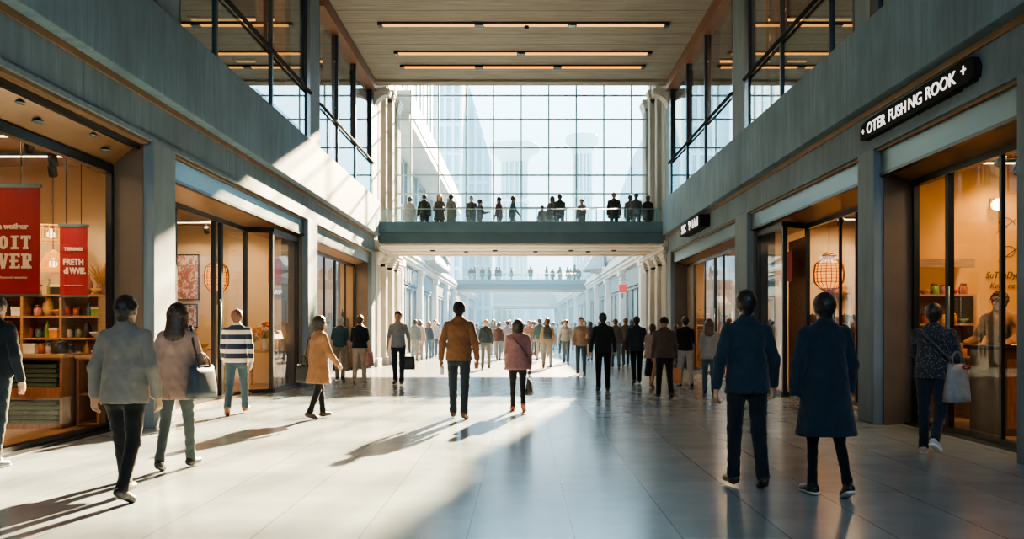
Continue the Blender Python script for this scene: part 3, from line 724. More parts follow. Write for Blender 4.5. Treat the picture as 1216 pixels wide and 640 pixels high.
# ------------------------------------------------------------------ gallery glazing on both sides
wn = [0]
def window(loc=(0, 0, 0)):
    wn[0] += 1; t = empty('window_%d' % wn[0], loc); t['kind'] = 'structure'; return t
for side, s in SD.items():
    P = PIL[side]
    bays = [(P[0][1], P[1][0], [10.2]), (P[1][1], P[2][0], [14.4, 17.6] if side == 'left' else [14.2, 16.9]), (P[2][1], P[3][0], [23.9, 26.5])]
    for a, b, mul in bays:
        w = window(); X = s * 5.24
        fm = MB().box(X - .04, X + .04, a, a + .07, 5.98, 10.0).box(X - .04, X + .04, b - .30, b, 5.98, 10.0)
        for y in mul: fm.box(X - .045, X + .045, y - .035, y + .035, 5.98, 10.0)
        fm.build('frame', NAVY, w)
        MB().box(X - .16, X + .16, a, b, 9.72, 10.08).build('head_beam', TIMBER, w)
        ys = [a] + mul + [b]
        for c, d in zip(ys[:-1], ys[1:]):
            MB().box(X - .006, X + .006, c + .03, d - .03, 5.99, 7.17).build('pane', GLASSB, w)
            MB().box(X + s * .05 - .006, X + s * .05 + .006, c + .03, d - .03, 7.2, 9.72).build('pane', GLASS, w)
        MB().tube([(X - s * .06, a + .02, 7.2), (X - s * .06, b - .02, 7.2)], .042, 8).build('handrail', MATTE, w)
        for y in ([18.6, 20.0] if a > 12 and a < 14 else ([11.2] if a < 12 else [24.8, 28.6])):
            q = MB().box(s * 5.55, s * 5.8, y - .22, y + .22, 5.8, 10.1).build('wall_%s_timber_post' % side, TIMBER); struct(q)
    # gallery lights
    for k, (y, z) in enumerate(((11.0, 10.03), (14.6, 10.03), (18.3, 10.03), (23.5, 10.03), (27.2, 10.03))):
        t = empty('gallery_light', (s * 7.6, y, z)); MB().box(-1.7, 1.7, -.09, .09, 0, .07).build('housing', BLACK, t); MB().box(-1.6, 1.6, -.06, .06, -.03, .0).build('diffuser', WARM, t)
        tag(t, 'warm linear light in the %s upper gallery, %s from the viewer' % (side, ('first', 'second', 'third', 'fourth', 'fifth')[k]), 'ceiling light', 'gallery lights')

# ------------------------------------------------------------------ porch under the glazed wall: pale stone sides
for side, s in SD.items():
    struct(MB().box(s * 5.45, s * 6.6, 30.4, 36.4, 0, 12.4).build('wall_%s_porch' % side, STONE))
    m = MB()
    for (a, b) in ((30.4, 31.2), (32.3, 32.7), (34.0, 34.4), (35.4, 36.3)):
        m.box(s * 5.22, s * 5.5, a, b, .25, 4.1); m.box(s * 5.16, s * 5.5, a - .05, b + .05, 0, .3)
        m.box(s * 5.22, s * 5.5, a, b, 5.2, 11.0)
        for q in range(3):
            yy = a + (b - a) * (q + .5) / 3; m.box(s * 5.19, s * 5.23, yy - .05, yy + .05, .35, 3.7); m.box(s * 5.19, s * 5.23, yy - .05, yy + .05, 5.4, 10.6)
        for q in range(4): m.box(s * (5.2 - .035 * q), s * 5.5, a - .03 * q, b + .03 * q, 3.75 + .1 * q, 3.86 + .1 * q); m.box(s * (5.2 - .035 * q), s * 5.5, a - .03 * q, b + .03 * q, 10.5 + .12 * q, 10.63 + .12 * q)
    struct(m.build('trim_%s_pilaster' % side, STONE, bevel=.01))
    m = MB()
    for q, (z, d) in enumerate(((4.12, .0), (4.22, .07), (4.34, .12), (4.46, .06))): m.box(s * (5.2 - d), s * 5.5, 30.4, 36.3, z, z + .12)
    struct(m.build('trim_%s_cornice' % side, STONE, bevel=.01))
    for (a, b) in ((31.3, 32.2), (32.8, 33.9), (34.5, 35.3)):
        w = window(); MB().box(s * 5.40, s * 5.46, a, b, .5, 3.6).build('pane', glass('dim_glass', (.35, .37, .36), .12, 1.6), w)
        f = MB()
        for (c, d, e, g) in ((a, a + .06, .5, 3.6), (b - .06, b, .5, 3.6), (a, b, 3.5, 3.6), (a, b, .5, .6), (a, b, 2.5, 2.56)): f.box(s * 5.36, s * 5.46, c, d, e, g)
        f.build('frame', STONE, w)
        w = window(); MB().box(s * 5.40, s * 5.46, a, b, 5.6, 10.2).build('pane', glass('dim_glass', (.35, .37, .36), .12, 1.6), w)
    # scrolled bracket carrying the beam end
    pts = [(5.2, 9.78), (4.7, 9.78), (4.68, 9.66)] + [(4.72 + .48 * math.sin(R(a)), 9.14 + .52 * math.cos(R(a))) for a in range(8, 91, 12)]
    q = MB().prism([(s * x, z) for x, z in pts], 29.75, 30.2); q.box(s * 4.66, s * 5.2, 29.7, 30.25, 9.74, 9.86)
    struct(q.build('trim_%s_bracket' % side, STONE))

# ------------------------------------------------------------------ footbridges
def bridge(Y0, Y1, label, glassm, posts):
    t = empty('footbridge', (0, Y0, 4.45))
    W = 5.2; D = Y1 - Y0
    MB().box(-W, W, 0, D, .02, .48).build('deck', BRIDGE2, t)
    MB().box(-W - .04, W + .04, -.14, .0, .40, .78).build('fascia', BRIDGE, t, bevel=.01)
    MB().box(-W, W, -.08, .0, .0, .40).build('lower_fascia', BRIDGE2, t, bevel=.01)
    MB().box(-W, W, D, D + .1, .0, .45).build('rear_fascia', BRIDGE2, t)
    MB().box(-W, W, .0, D, -.06, .02).build('underside', UNDER, t)
    m = MB()
    for k in range(3): m.box(-W, W, D * (k + .5) / 3 - .03, D * (k + .5) / 3 + .03, -.10, -.05)
    m.build('underside_batten', UNDER, t)
    MB().box(-W, W, .015, .03, .78, 1.26).build('glass_panel', glassm, t)
    r = MB().tube([(-W, .02, 1.27), (W, .02, 1.27)], .012, 8); r.build('handrail', MULL, t, smooth=True)
    for k in range(posts): x = -W + .3 + (2 * W - .6) * k / (posts - 1); MB().box(x - .02, x + .02, .03, .06, .48, 1.3).build('post', MULL, t)
    return tag(t, label, 'bridge')
b1 = bridge(30.5, 35.1, 'dark steel footbridge crossing the hall below the glazed wall', GLASSR, 10)
b2 = bridge(67.7, 71.5, 'hazy pale footbridge across the street beyond the first bridge', GLASSR, 12)
b3 = bridge(132, 136, 'barely visible far footbridge deep in the haze', GLASSR, 8)
for i, x in enumerate((-3.4, -2.15, -1.0, .55, 1.9, 2.6, 3.55)):
    t = empty('recessed_downlight', (x, 32.3 + .5 * (i % 2), 4.39))
    MB().lathe([(.0, -.03), (.07, -.035), (.085, -.05), (.10, -.02), (.10, .0)], n=14).build('housing', BLACK, t, smooth=True)
    tag(t, 'small dark downlight under the footbridge, %s from the left' % ('first', 'second', 'third', 'fourth', 'fifth', 'sixth', 'seventh')[i], 'downlight', 'downlights under the footbridge')

# ------------------------------------------------------------------ gridded glazed wall behind the bridge
w = window((0, 35.4, 0)); m = MB()
XS = [-4.63 + 1.157 * k for k in range(-0, 9)]
ZS = [4.95, 5.86, 6.45, 7.04, 7.82, 8.97, 10.16, 11.16, 11.75]
for x in XS + [-5.3, 5.42]: m.box(x - .03, x + .03, -.07, .05, 4.5, 12.3)
for z in ZS: m.box(-5.4, 5.4, -.06, .04, z - .03, z + .03)
m.build('mullion', MULL, w)
xs = [-5.3] + XS + [5.42]
for a, b in zip(xs[:-1], xs[1:]): MB().box(a + .03, b - .03, -.008, .008, 4.52, 12.3).build('pane', GLASSW, w)
# ------------------------------------------------------------------ shopfronts along the hall
def shopfront(side, y0, y1, path, head, label_kind, hdr=True, posts=(), dark=()):
    """path: (X, Y) points of the glass line seen from above; posts: indices that carry a heavier post"""
    s = SD[side]; w = window(); fm = MB(); tr = MB()
    for i, (x, y) in enumerate(path):
        r = .042 if i in posts or i in (0, len(path) - 1) else .026
        fm.box(s * x - r, s * x + r, y - r, y + r, .03, head)
    for (xa, ya), (xb, yb) in zip(path[:-1], path[1:]):
        d = Vector((s * (xb - xa), yb - ya, 0)); L = d.length; ang = math.atan2(d.y, d.x); M = Matrix.Rotation(ang, 3, 'Z'); c = Vector((s * (xa + xb) / 2, (ya + yb) / 2, 0))
        fm.obox(c + Vector((0, 0, head + .03)), (L / 2, .05, .06), M); fm.obox(c + Vector((0, 0, .04)), (L / 2, .06, .045), M)
        e = M @ Vector((L / 2 - .01, 0, 0)); MB().quad(c - e + Vector((0, 0, .06)), c + e + Vector((0, 0, .06)), c + e + Vector((0, 0, head)), c - e + Vector((0, 0, head))).build('pane', GLASS, w)
    fm.build('frame', BLACK, w)
    if hdr:
        h = empty('trim_%s_header' % side); h['kind'] = 'structure'
        MB().box(s * 5.36, s * 5.44, y0, y1, 3.73, 4.06).build('header_panel', STEEL, h, bevel=.008)
        MB().box(s * 5.345, s * 5.45, y0, y1, 3.69, 3.735).build('header_track', BLACK, h)
        xm = max(p[0] for p in path) + .1
        MB().prism([(s * 5.44, 3.74), (s * xm, head + .02), (s * xm, head + .14), (s * 5.44, 3.86)], y0, y1).build('recess_soffit', RECESS, h)
        struct(MB().box(s * 5.4, s * (xm + .5), y0, y1, 3.86, 4.06).build('trim_%s_bulkhead' % side, RECESS))
    else:
        h = empty('trim_%s_header' % side); h['kind'] = 'structure'
        MB().prism([(s * 5.48, 4.05), (s * 5.9, head + .05), (s * 5.9, head + .3), (s * 5.48, 4.12)], y0, y1).build('recess_soffit', RECESS, h)
        MB().box(s * 5.44, s * 5.5, y0, y1, 3.98, 4.07).build('header_track', BLACK, h)
    return w
G = 5.85
wl1 = shopfront('left', 8.3, 12.04, [(G, 8.35), (G, 11.98)], 3.66, '', hdr=False)
wl2 = shopfront('left', 12.8, 20.75, [(6.0, 12.9), (6.0, 14.6), (6.0, 16.44), (6.0, 16.8), (6.0, 18.3), (5.5, 18.55), (5.5, 20.6)], 3.54, '', posts=(2, 3, 4, 5))
wl3 = shopfront('left', 21.7, 29.6, [(G, 21.8), (G, 23.5), (G, 25.0), (G, 26.4), (G, 28.0), (G, 29.5)], 3.55, '', posts=(3,))
wr1 = shopfront('right', 8.93, 12.56, [(G, 9.0), (G, 10.24), (G, 11.5), (G, 12.5)], 3.56, '', posts=(2,))
wr2 = shopfront('right', 13.15, 19.6, [(6.1, 13.2), (6.1, 15.3), (6.1, 16.1), (6.1, 17.95), (5.5, 17.6), (5.5, 19.5)], 3.56, '', posts=(3, 4))
wr3 = shopfront('right', 20.7, 29.6, [(G, 20.8), (G, 22.6), (G, 24.3), (G, 25.4), (G, 26.8), (G, 28.3), (G, 29.5)], 3.55, '', posts=(3,))
# door pulls on the glazed doors
for w, s, x, ys in ((wl2, -1, 5.93, (16.62,)), (wr1, 1, 5.78, (11.4,)), (wr2, 1, 6.02, (16.2,)), (wr3, 1, 5.78, (25.2,))):
    for y in ys: MB().tube([(s * x, y, .8), (s * x, y, 2.0)], .02, 8).build('door_handle', STEEL, w, smooth=True)
struct(MB().box(5.93, 5.99, 25.35, 26.1, .03, 3.55).build('door_1', TIMBER)); struct(MB().box(5.8, 5.9, 28.35, 29.5, .03, 3.55).build('trim_right_panel', JAMB))
struct(MB().box(-5.95, -5.88, 26.6, 27.4, .03, 3.55).build('door_2', TIMBER))
# thresholds
struct(MB().box(-5.98, -5.70, 8.3, 12.04, 0, .035).box(5.70, 5.98, 8.93, 12.56, 0, .035).build('trim_threshold', BLACK))

# ------------------------------------------------------------------ lamps inside the shops, fill lamps added in the galleries
def lamp_or_fill(x, y, z, e, size=.5, col=(1, .62, .28)):
    l = bpy.data.lights.new('lamp_or_fill', 'AREA'); l.energy = e; l.color = col; l.shape = 'RECTANGLE'; l.size = size; l.size_y = size * 1.5
    o = bpy.data.objects.new('lamp_or_fill', l); COL.objects.link(o); o.location = (x, y, z)
for sx in (-1, 1):
    for y in (11.0, 15.6, 18.4, 25.0): lamp_or_fill(sx * 7.0, y, 9.95, 65, .8, (1, .55, .2))  # added warm fill under the gallery roofs to brighten walls and posts
def spot(p, q, e, ang=70, col=(1, .66, .32), r=.06):
    l = bpy.data.lights.new('shop_spot', 'SPOT'); l.energy = e * 1.5; l.color = col; l.spot_size = R(ang); l.spot_blend = .6; l.shadow_soft_size = r
    o = bpy.data.objects.new('shop_spot', l); COL.objects.link(o); o.location = p
    o.rotation_euler = (Vector(q) - Vector(p)).to_track_quat('-Z', 'Y').to_euler()
for x, y, e in ((-7.2, 10.6, 75), (-8.6, 8.2, 90), (-7.2, 16.5, 85), (-7.3, 19.6, 75), (-7.2, 25, 170), (-6.8, 28, 90), (7.2, 11.3, 100), (8.2, 9.2, 80), (7.4, 16.2, 85), (7.2, 18.6, 70), (7.2, 24, 240), (6.9, 27.5, 130)):
    lamp_or_fill(x, y, 3.93, e * 1.35)
ORD = ('first', 'second', 'third', 'fourth', 'fifth', 'sixth', 'seventh', 'eighth', 'ninth', 'tenth', 'eleventh', 'twelfth', 'thirteenth', 'fourteenth', 'fifteenth')
def ceiling_strip(x0, x1, y, z, label):
    t = empty('ceiling_strip', ((x0 + x1) / 2, y, z)); L = abs(x1 - x0) / 2
    MB().box(-L, L, -.035, .035, 0, .05).build('channel', STEEL, t); MB().box(-L + .02, L - .02, -.022, .022, -.012, .002).build('diffuser', WARMW, t)
    tag(t, label, 'light strip', 'slim ceiling strips inside the shops')
def track_spot(x, y, z, aim, label, on=True):
    t = empty('track_spotlight', (x, y, z))
    MB().box(-.05, .05, -.02, .02, -.03, 0).tube([(0, 0, -.02), (0, 0, -.14)], .012, 6).build('mount', BLACK, t)
    d = (Vector(aim) - Vector((x, y, z - .18))).normalized(); c = Vector((0, 0, -.18)); M = d.to_track_quat('Z', 'Y').to_matrix()
    m = MB(); m.lathe([(.035, -.10), (.06, -.08), (.065, .07), (.058, .07)], n=14); m.v = [tuple(c + M @ Vector(v)) for v in m.v]; m.build('lamp_head', BLACK, t, smooth=True)
    m = MB(); m.lathe([(.0, .062), (.054, .064)], n=14); m.v = [tuple(c + M @ Vector(v)) for v in m.v]; m.build('lens', SPOTE if on else BLACK, t)
    tag(t, label, 'spotlight', 'track spotlights in the shops')
for k, y in enumerate((9.6, 10.9, 12.2)): ceiling_strip(-10.2, -6.0, y, 3.92, 'slim ceiling light strip in the near-left poster shop, %s row' % ORD[k])
for k, y in enumerate((14.9, 17.4, 19.8)): ceiling_strip(-9.6, -6.3, y, 3.9, 'slim ceiling light strip in the left lantern shop, %s row' % ORD[k])
for k, y in enumerate((10.2, 11.6, 12.7)): ceiling_strip(6.1, 9.6, y, 3.92, 'slim ceiling light strip in the near-right ochre shop, %s row' % ORD[k])
for k, y in enumerate((15.2, 17.4, 19.2)): ceiling_strip(6.5, 9.6, y, 3.9, 'slim ceiling light strip in the right lantern shop, %s row' % ORD[k])
for k, (x, y) in enumerate(((-6.25, 10.7), (-6.75, 10.3), (-6.45, 11.6), (-6.9, 12.4), (-7.5, 11.2))): track_spot(x, y, 3.92, (x - .4, y + 1.4, 1.6), 'black track spotlight in the poster shop, %s from the window' % ORD[k])
for k, (x, y) in enumerate(((-6.5, 17.4), (-7.4, 19.8), (-6.2, 19.9))): track_spot(x, y, 3.9, (x - .3, 21.2, 2.6), 'black track spotlight in the left lantern shop, %s from the street door' % ORD[k])
for k, (x, y) in enumerate(((6.6, 11.6), (7.2, 12.2))): track_spot(x, y, 3.92, (x + .2, 13.2, 2.6), 'black track spotlight in the ochre shop, %s from the window' % ORD[k])
for k, (x, y) in enumerate(((6.9, 18.2), (7.5, 18.2))): track_spot(x, y, 3.9, (x, 20.1, 2.4), 'black track spotlight in the right lantern shop, %s from the window' % ORD[k])
spot((-7.0, 12.0, 3.75), (-7.1, 13.2, 1.6), 130, 80); spot((-8.0, 12.0, 3.75), (-8.1, 13.2, 1.7), 100, 80); spot((-6.7, 10.6, 3.8), (-6.8, 11.8, .8), 70, 60)
spot((-7.0, 19.9, 3.75), (-7.0, 21.3, 2.6), 80); spot((-8.2, 19.9, 3.75), (-8.2, 21.3, 2.6), 80)
spot((7.3, 12.3, 3.8), (7.4, 13.3, 2.7), 95, 85, (1, .6, .2)); spot((7.3, 18.6, 3.8), (7.4, 20.2, 2.4), 110, 80); spot((8.2, 18.6, 3.8), (8.3, 20.2, 2.2), 70, 80)
for k, (x, y, z) in enumerate(((-5.62, 9.4, 3.96), (-5.70, 9.9, 3.87), (-5.62, 11.0, 3.96), (-5.70, 11.5, 3.87))):
    t = empty('recessed_downlight', (x, y, z)); MB().lathe([(.055, -.02), (.075, -.02), (.08, .0)], n=16).build('trim_ring', STEEL, t, smooth=True); MB().lathe([(0, -.016), (.056, -.018)], n=16).build('lens', SPOTE, t)
    tag(t, 'round recessed downlight in the bronze soffit of the poster shop, %s from the viewer' % ORD[k], 'downlight', 'soffit downlights')

# ------------------------------------------------------------------ posters and signs
def stroke_letters(txt, x_right, z0, hgt, wid, gap, th):
    """slab letters drawn as boxes and bars, right aligned; returns a mesh builder in X-Z at y=0"""
    m = MB(); n = len(txt); x = x_right - n * wid - (n - 1) * gap
    def bar(ax, az, bx, bz, t): 
        a, b = Vector((ax, 0, az)), Vector((bx, 0, bz)); d = (b - a); L = d.length / 2; ang = math.atan2(d.z, d.x)
        m.obox((a + b) / 2 + Vector((0, -.0004 * (len(m.f) // 6), 0)), (L, .002, t / 2), Matrix.Rotation(-ang, 3, 'Y'))
    for ch in txt:
        l, r, b, t = x, x + wid, z0, z0 + hgt; c = (l + r) / 2; mid = (b + t) / 2; sf = th * .55; q = th * .9
        if ch == 'O':
            N = 24; o_, i_ = [], []
            for k in range(N):
                a = 2 * math.pi * k / N; o_.append((c + wid / 2 * math.cos(a), mid + hgt / 2 * math.sin(a))); i_.append((c + (wid / 2 - th) * math.cos(a), mid + (hgt / 2 - th * .62) * math.sin(a)))
            vs = [(p[0], -.002, p[1]) for p in o_] + [(p[0], -.002, p[1]) for p in i_]
            m.add(vs, [(k, (k + 1) % N, N + (k + 1) % N, N + k) for k in range(N)])
        if ch in 'I': bar(c, b, c, t, th); bar(l + wid * .12, t - sf / 2, r - wid * .12, t - sf / 2, sf); bar(l + wid * .12, b + sf / 2, r - wid * .12, b + sf / 2, sf)
        if ch == 'T':
            bar(c, b, c, t, th); bar(l, t - sf / 2, r, t - sf / 2, sf); bar(c - wid * .28, b + sf / 2, c + wid * .28, b + sf / 2, sf)
            bar(l + sf / 2, t, l + sf / 2, t - hgt * .26, sf); bar(r - sf / 2, t, r - sf / 2, t - hgt * .26, sf)
        if ch == 'V':
            bar(l + wid * .16, t, c, b, th * .95); bar(r - wid * .16, t, c + .004, b, th * .7); bar(l - wid * .05, t - sf / 2, l + wid * .42, t - sf / 2, sf); bar(r - wid * .38, t - sf / 2, r + wid * .05, t - sf / 2, sf)
        if ch == 'E':
            bar(l + q, b, l + q, t, th)
            for z in (t - sf / 2, mid, b + sf / 2): bar(l, z, r - (wid * .18 if z == mid else 0), z, sf)
            bar(r - sf / 2, t, r - sf / 2, t - hgt * .24, sf); bar(r - sf / 2, b, r - sf / 2, b + hgt * .26, sf)
        if ch == 'R':
            bar(l + q, b, l + q, t, th); bar(l, b + sf / 2, l + 2 * q, b + sf / 2, sf); bar(l, t - sf / 2, r - wid * .22, t - sf / 2, sf); bar(l + q, mid, r - wid * .22, mid, sf)
            bar(r - wid * .16, mid, r - wid * .16, t - sf * .3, th * .9); bar(c, mid, r - th * .4, b, th * .85); bar(r - wid * .3, b + sf / 2, r + wid * .03, b + sf / 2, sf)
        x += wid + gap
    return m
def poster(name, x0, x1, y, z0, z1, top, label, rz_=0):
    t = empty(name, ((x0 + x1) / 2, y, z0), rz_); W = (x1 - x0) / 2; H_ = z1 - z0
    MB().box(-W, W, -.012, .012, 0, H_).build('panel', RED, t); MB().box(-W - .02, W + .02, -.02, .02, H_ - .02, H_ + .02).build('rail', STEEL, t); MB().box(-W - .02, W + .02, -.018, .018, -.02, .01).build('rail', STEEL, t)
    for x in (-W * .55, W * .55): MB().tube([(x, 0, H_), (x, 0, top - z0)], .006, 6).build('hanging_wire', BLACK, t)
    return tag(t, label, 'poster')
p1 = poster('hanging_poster', -7.10, -6.06, 10.6, 1.85, 3.22, 3.92, 'large red hanging poster lettered OIT VER at the shop window')
LM = lambda x, z: M_front((x, -.018, z))
text_mesh('lettering', 'n wotleur', .095, CREAM, LM(.19, .86), p1, bold=.004, squeeze=1.0)
o = stroke_letters('OIT', .415, .575, .17, .125, .016, .048).build('lettering', CREAM, p1, loc=(0, -.0145, 0))
o = stroke_letters('VER', .425, .335, .185, .13, .016, .048).build('lettering', CREAM, p1, loc=(0, -.0145, 0))
text_mesh('lettering', 'hnuseotel mnosteas', .042, CREAM, LM(.20, .22), p1)
p2 = poster('hanging_poster', -6.775, -6.405, 12.4, 1.90, 2.94, 3.92, 'smaller red hanging poster with garbled cream lettering above the display shelves', R(12))
text_mesh('lettering', 'TEEREMEE', .062, CREAM, LM(-.0, .69), p2, bold=.003, squeeze=.9)
text_mesh('lettering', 'FRETH', .12, CREAM, LM(.0, .50), p2, bold=.006, squeeze=.8)
text_mesh('lettering', 'dl WVIE.', .12, CREAM, LM(.02, .37), p2, bold=.006, squeeze=.68)
text_mesh('lettering', 'weetcor tnomsneos', .032, CREAM, LM(.0, .16), p2)

# long illuminated sign on the fascia above the near right shop
t = empty('shop_sign', (5.3, 11.3, 4.28)); N = 10
prof = [(-1.62, .02), (-1.50, 0), (1.18, 0), (1.20, .02), (1.52, .02), (1.60, .06), (1.62, .18), (1.56, .29), (1.44, .31), (-1.40, .28), (-1.56, .24), (-1.63, .12)]
MB().prism([(y_ * -1, z_) for y_, z_ in prof], -.10, 0, 'x').build('sign_board', MATTE, t)
SM = lambda y, z: M_right((-.104, y, z))
text_mesh('lettering', '+', .15, SIGNW, SM(1.50, .125), t)
for w_, a_, b_, z_ in (('OTER', 1.36, .72, .135), ('FUSH', .61, .08, .14), ('NG', .0, -.37, .145), ('ROOK', -.48, -1.23, .15)): text_mesh('lettering', w_, .225, SIGNW, SM((a_ + b_) / 2, z_), t, fit=a_ - b_, bold=.0015)
text_mesh('lettering', '+', .22, SIGNW, SM(-1.40, .175), t)
for y in (-1.0, 1.0): MB().box(-.0, .02, y - .05, y + .05, .08, .2).build('wall_bracket', BLACK, t)
tag(t, 'long black fascia sign with glowing cream letters and two crosses', 'sign')
# smaller projecting sign further along
t = empty('shop_sign', (5.3, 25.1, 4.27)); MB().box(-.30, 0, -1.45, 1.45, 0, .34).build('sign_box', MATTE, t, bevel=.02)
for w_, y_ in (('SEC', .82), ("'P", -.08), ('LA.d', -.86)): text_mesh('lettering', w_, .34, SIGNW, M_right((-.305, y_, .165)), t, bold=.006, squeeze=1.22)
tag(t, 'short black box sign with white glowing letters further along the right wall', 'sign')

# ------------------------------------------------------------------ poster shop: counter, shelving, goods
def shelf_unit(name, x0, x1, y0, y1, zs, mat, label, back=True, cols=(), cat='shelf'):
    """an open shelving unit facing -Y; zs are shelf heights, the last one the top"""
    t = empty(name, ((x0 + x1) / 2, y0, 0)); W = (x1 - x0) / 2; D = y1 - y0; zt = zs[-1]
    for z in zs: MB().box(-W, W, 0, D, z - .03, z).build('shelf', mat, t)
    for x in [-W, W] + [c - (x0 + x1) / 2 for c in cols]: MB().box(x - .02, x + .02, -.004, D, .026, zt - .002).build('upright', mat, t)
    if back: MB().box(-W, W, D - .015, D, .03, zt).build('back_panel', mat, t)
    return tag(t, label, cat)
JAR = {}
def goods(kind, x, y, z, col, sc, label, group, rz_=0.0, translucent=False):
    """one ware on a shelf: jar, bottle, box, bowl, pot or basket"""
    key = 'ware_%d_%d_%d' % tuple(int(c * 50) for c in col)
    mt = pbr(key, col, rough=.3, var=.2, scale=12, coat=.3)
    t = empty({'jar': 'glass_jar', 'bottle': 'bottle', 'box': 'gift_box', 'bowl': 'bowl', 'pot': 'cooking_pot', 'basket': 'wicker_basket', 'tin': 'tin', 'vase': 'vase'}[kind], (x, y, z), rz_)
    if kind not in JAR:
        if kind == 'jar': a = [('jar_body', MB().lathe([(.05, 0), (.06, .01), (.062, .10), (.045, .125), (.042, .135)], n=12)), ('lid', MB().lathe([(.047, .135), (.048, .165), (.0, .168)], n=12))]
        if kind == 'bottle': a = [('bottle_body', MB().lathe([(.036, 0), (.04, .01), (.04, .15), (.016, .20), (.014, .245)], n=12)), ('stopper', MB().lathe([(.016, .245), (.017, .275), (.0, .277)], n=10))]
        if kind == 'box': a = [('box_body', MB().box(-.085, .085, -.06, .06, 0, .11)), ('lid', MB().box(-.09, .09, -.065, .065, .11, .145))]
        if kind == 'bowl': a = [('bowl_body', MB().lathe([(.04, 0), (.05, .015), (.10, .07), (.115, .10), (.105, .10), (.04, .03), (0, .026)], n=16))]
        if kind == 'pot': a = [('pot_body', MB().lathe([(.12, 0), (.13, .02), (.13, .15), (.125, .155)], n=18)), ('lid', MB().lathe([(.135, .155), (.09, .185), (.02, .19), (.02, .215), (.0, .22)], n=18)), ('handle', MB().tube([(-.12, 0, .12), (-.18, 0, .125), (-.18, .0, .135), (-.12, 0, .135)], .01, 6).tube([(.12, 0, .12), (.18, 0, .125), (.18, .0, .135), (.12, 0, .135)], .01, 6))]
        if kind == 'basket': a = [('basket_body', MB().lathe([(.10, 0), (.115, .05), (.13, .12), (.135, .125), (.125, .12), (.10, .02), (0, .015)], n=18)), ('handle', MB().tube([(.13 * math.cos(R(q)), 0, .12 + .13 * math.sin(R(q))) for q in range(0, 181, 20)], .008, 6))]
        if kind == 'tin': a = [('tin_body', MB().lathe([(.055, 0), (.055, .12), (.05, .125)], n=14)), ('lid', MB().lathe([(.058, .122), (.058, .145), (.0, .148)], n=14))]
        if kind == 'vase': a = [('vase_body', MB().lathe([(.04, 0), (.05, .01), (.085, .11), (.075, .18), (.035, .25), (.045, .285), (.036, .285), (.03, .25)], n=18))]
        JAR[kind] = []
        for nm, m in a:
            ob = m.build(nm, mt, None, smooth=kind not in ('box',)); JAR[kind].append(ob.data); bpy.data.objects.remove(ob)
    lidm = {'jar': BRASS, 'bottle': OAK, 'tin': BRASS, 'box': CREAM, 'pot': mt, 'basket': mt}.get(kind, mt)
    names = {'jar': ('jar_body', 'lid'), 'bottle': ('bottle_body', 'stopper'), 'box': ('box_body', 'lid'), 'bowl': ('bowl_body',), 'pot': ('pot_body', 'lid', 'handle'), 'basket': ('basket_body', 'handle'), 'tin': ('tin_body', 'lid'), 'vase': ('vase_body',)}[kind]
    for nm, me in zip(names, JAR[kind]):
        o = bpy.data.objects.new(nm, me); COL.objects.link(o); o.parent = t
        o.material_slots[0].link = 'OBJECT'; o.material_slots[0].material = lidm if nm in ('lid', 'stopper') else mt
    t.scale = (sc, sc, sc)
    return tag(t, label, kind if kind not in ('tin',) else 'tin', group)
CN = {'amber': (.55, .25, .05), 'rust': (.45, .12, .04), 'green': (.22, .34, .07), 'cream': (.72, .6, .42), 'black': (.03, .025, .02), 'brown': (.18, .08, .035), 'gold': (.65, .42, .12), 'red': (.5, .04, .03), 'teal': (.10, .26, .26), 'orange': (.75, .3, .05), 'olive': (.2, .2, .08), 'white': (.75, .72, .65), 'pink': (.6, .26, .22)}
u1 = shelf_unit('wooden_counter', -7.35, -6.42, 11.75, 12.3, [.08, .46, .60, 1.02], OAK, 'red-brown wooden counter unit with folded green cloth in two bays')
MB().box(-.53, .53, -.07, .58, 1.02, 1.07).build('counter_top', PALEOAK, u1, bevel=.006)
MB().box(-.47, .47, -.02, .0, .46, .60).build('drawer_front', OAK, u1, bevel=.004); MB().box(-.47, .47, -.02, .0, .0, .10).build('plinth', OAK, u1)
u2 = shelf_unit('wooden_counter', -6.32, -6.03, 12.0, 12.6, [.08, .5, 1.0], OAK, 'narrow dark wooden counter beside the shop window post')
MB().box(-.17, .17, -.04, .62, 1.0, 1.045).build('counter_top', PALEOAK, u2)
gcl = pbr('green_textile', (.065, .085, .05), rough=.95, var=.4, scale=60, bump=.6, bscale=90)
for bay, z0 in enumerate((.08, .60)):
    for k in range(5 if bay == 0 else 5):
        z = z0 + k * .066
        m = MB()
        hw = .38; n = 8
        prof = [(-hw, .006)] + [(-hw - .03 * math.sin(R(a)), .033 - .028 * math.cos(R(a))) for a in range(20, 161, 35)] + [(-hw, .062)] + [(hw, .062), (hw + .012, .034), (hw, .006)]
        m.prism(prof, .06, .5, 'y'); o = m.build('folded_cloth', gcl, loc=(-6.885 + .012 * ((k * 7) % 3 - 1), 11.72, z), bevel=.006)
        tag(o, 'folded dark green cloth in the %s bay of the wooden counter, %s from the bottom' % (('lower', 'upper')[bay], ORD[k]), 'folded cloth', 'folded green cloths in the counter')
u3 = shelf_unit('display_shelves', -8.9, -6.5, 12.98, 13.38, [.5, .95, 1.28, 1.62, 1.95], PALEOAK, 'tall back-wall display shelves full of jars in the poster shop', cols=(-8.3, -7.7, -7.1))
kinds = ['jar', 'box', 'bottle', 'tin', 'bowl', 'vase']
names = list(CN); rr = random.Random(3)
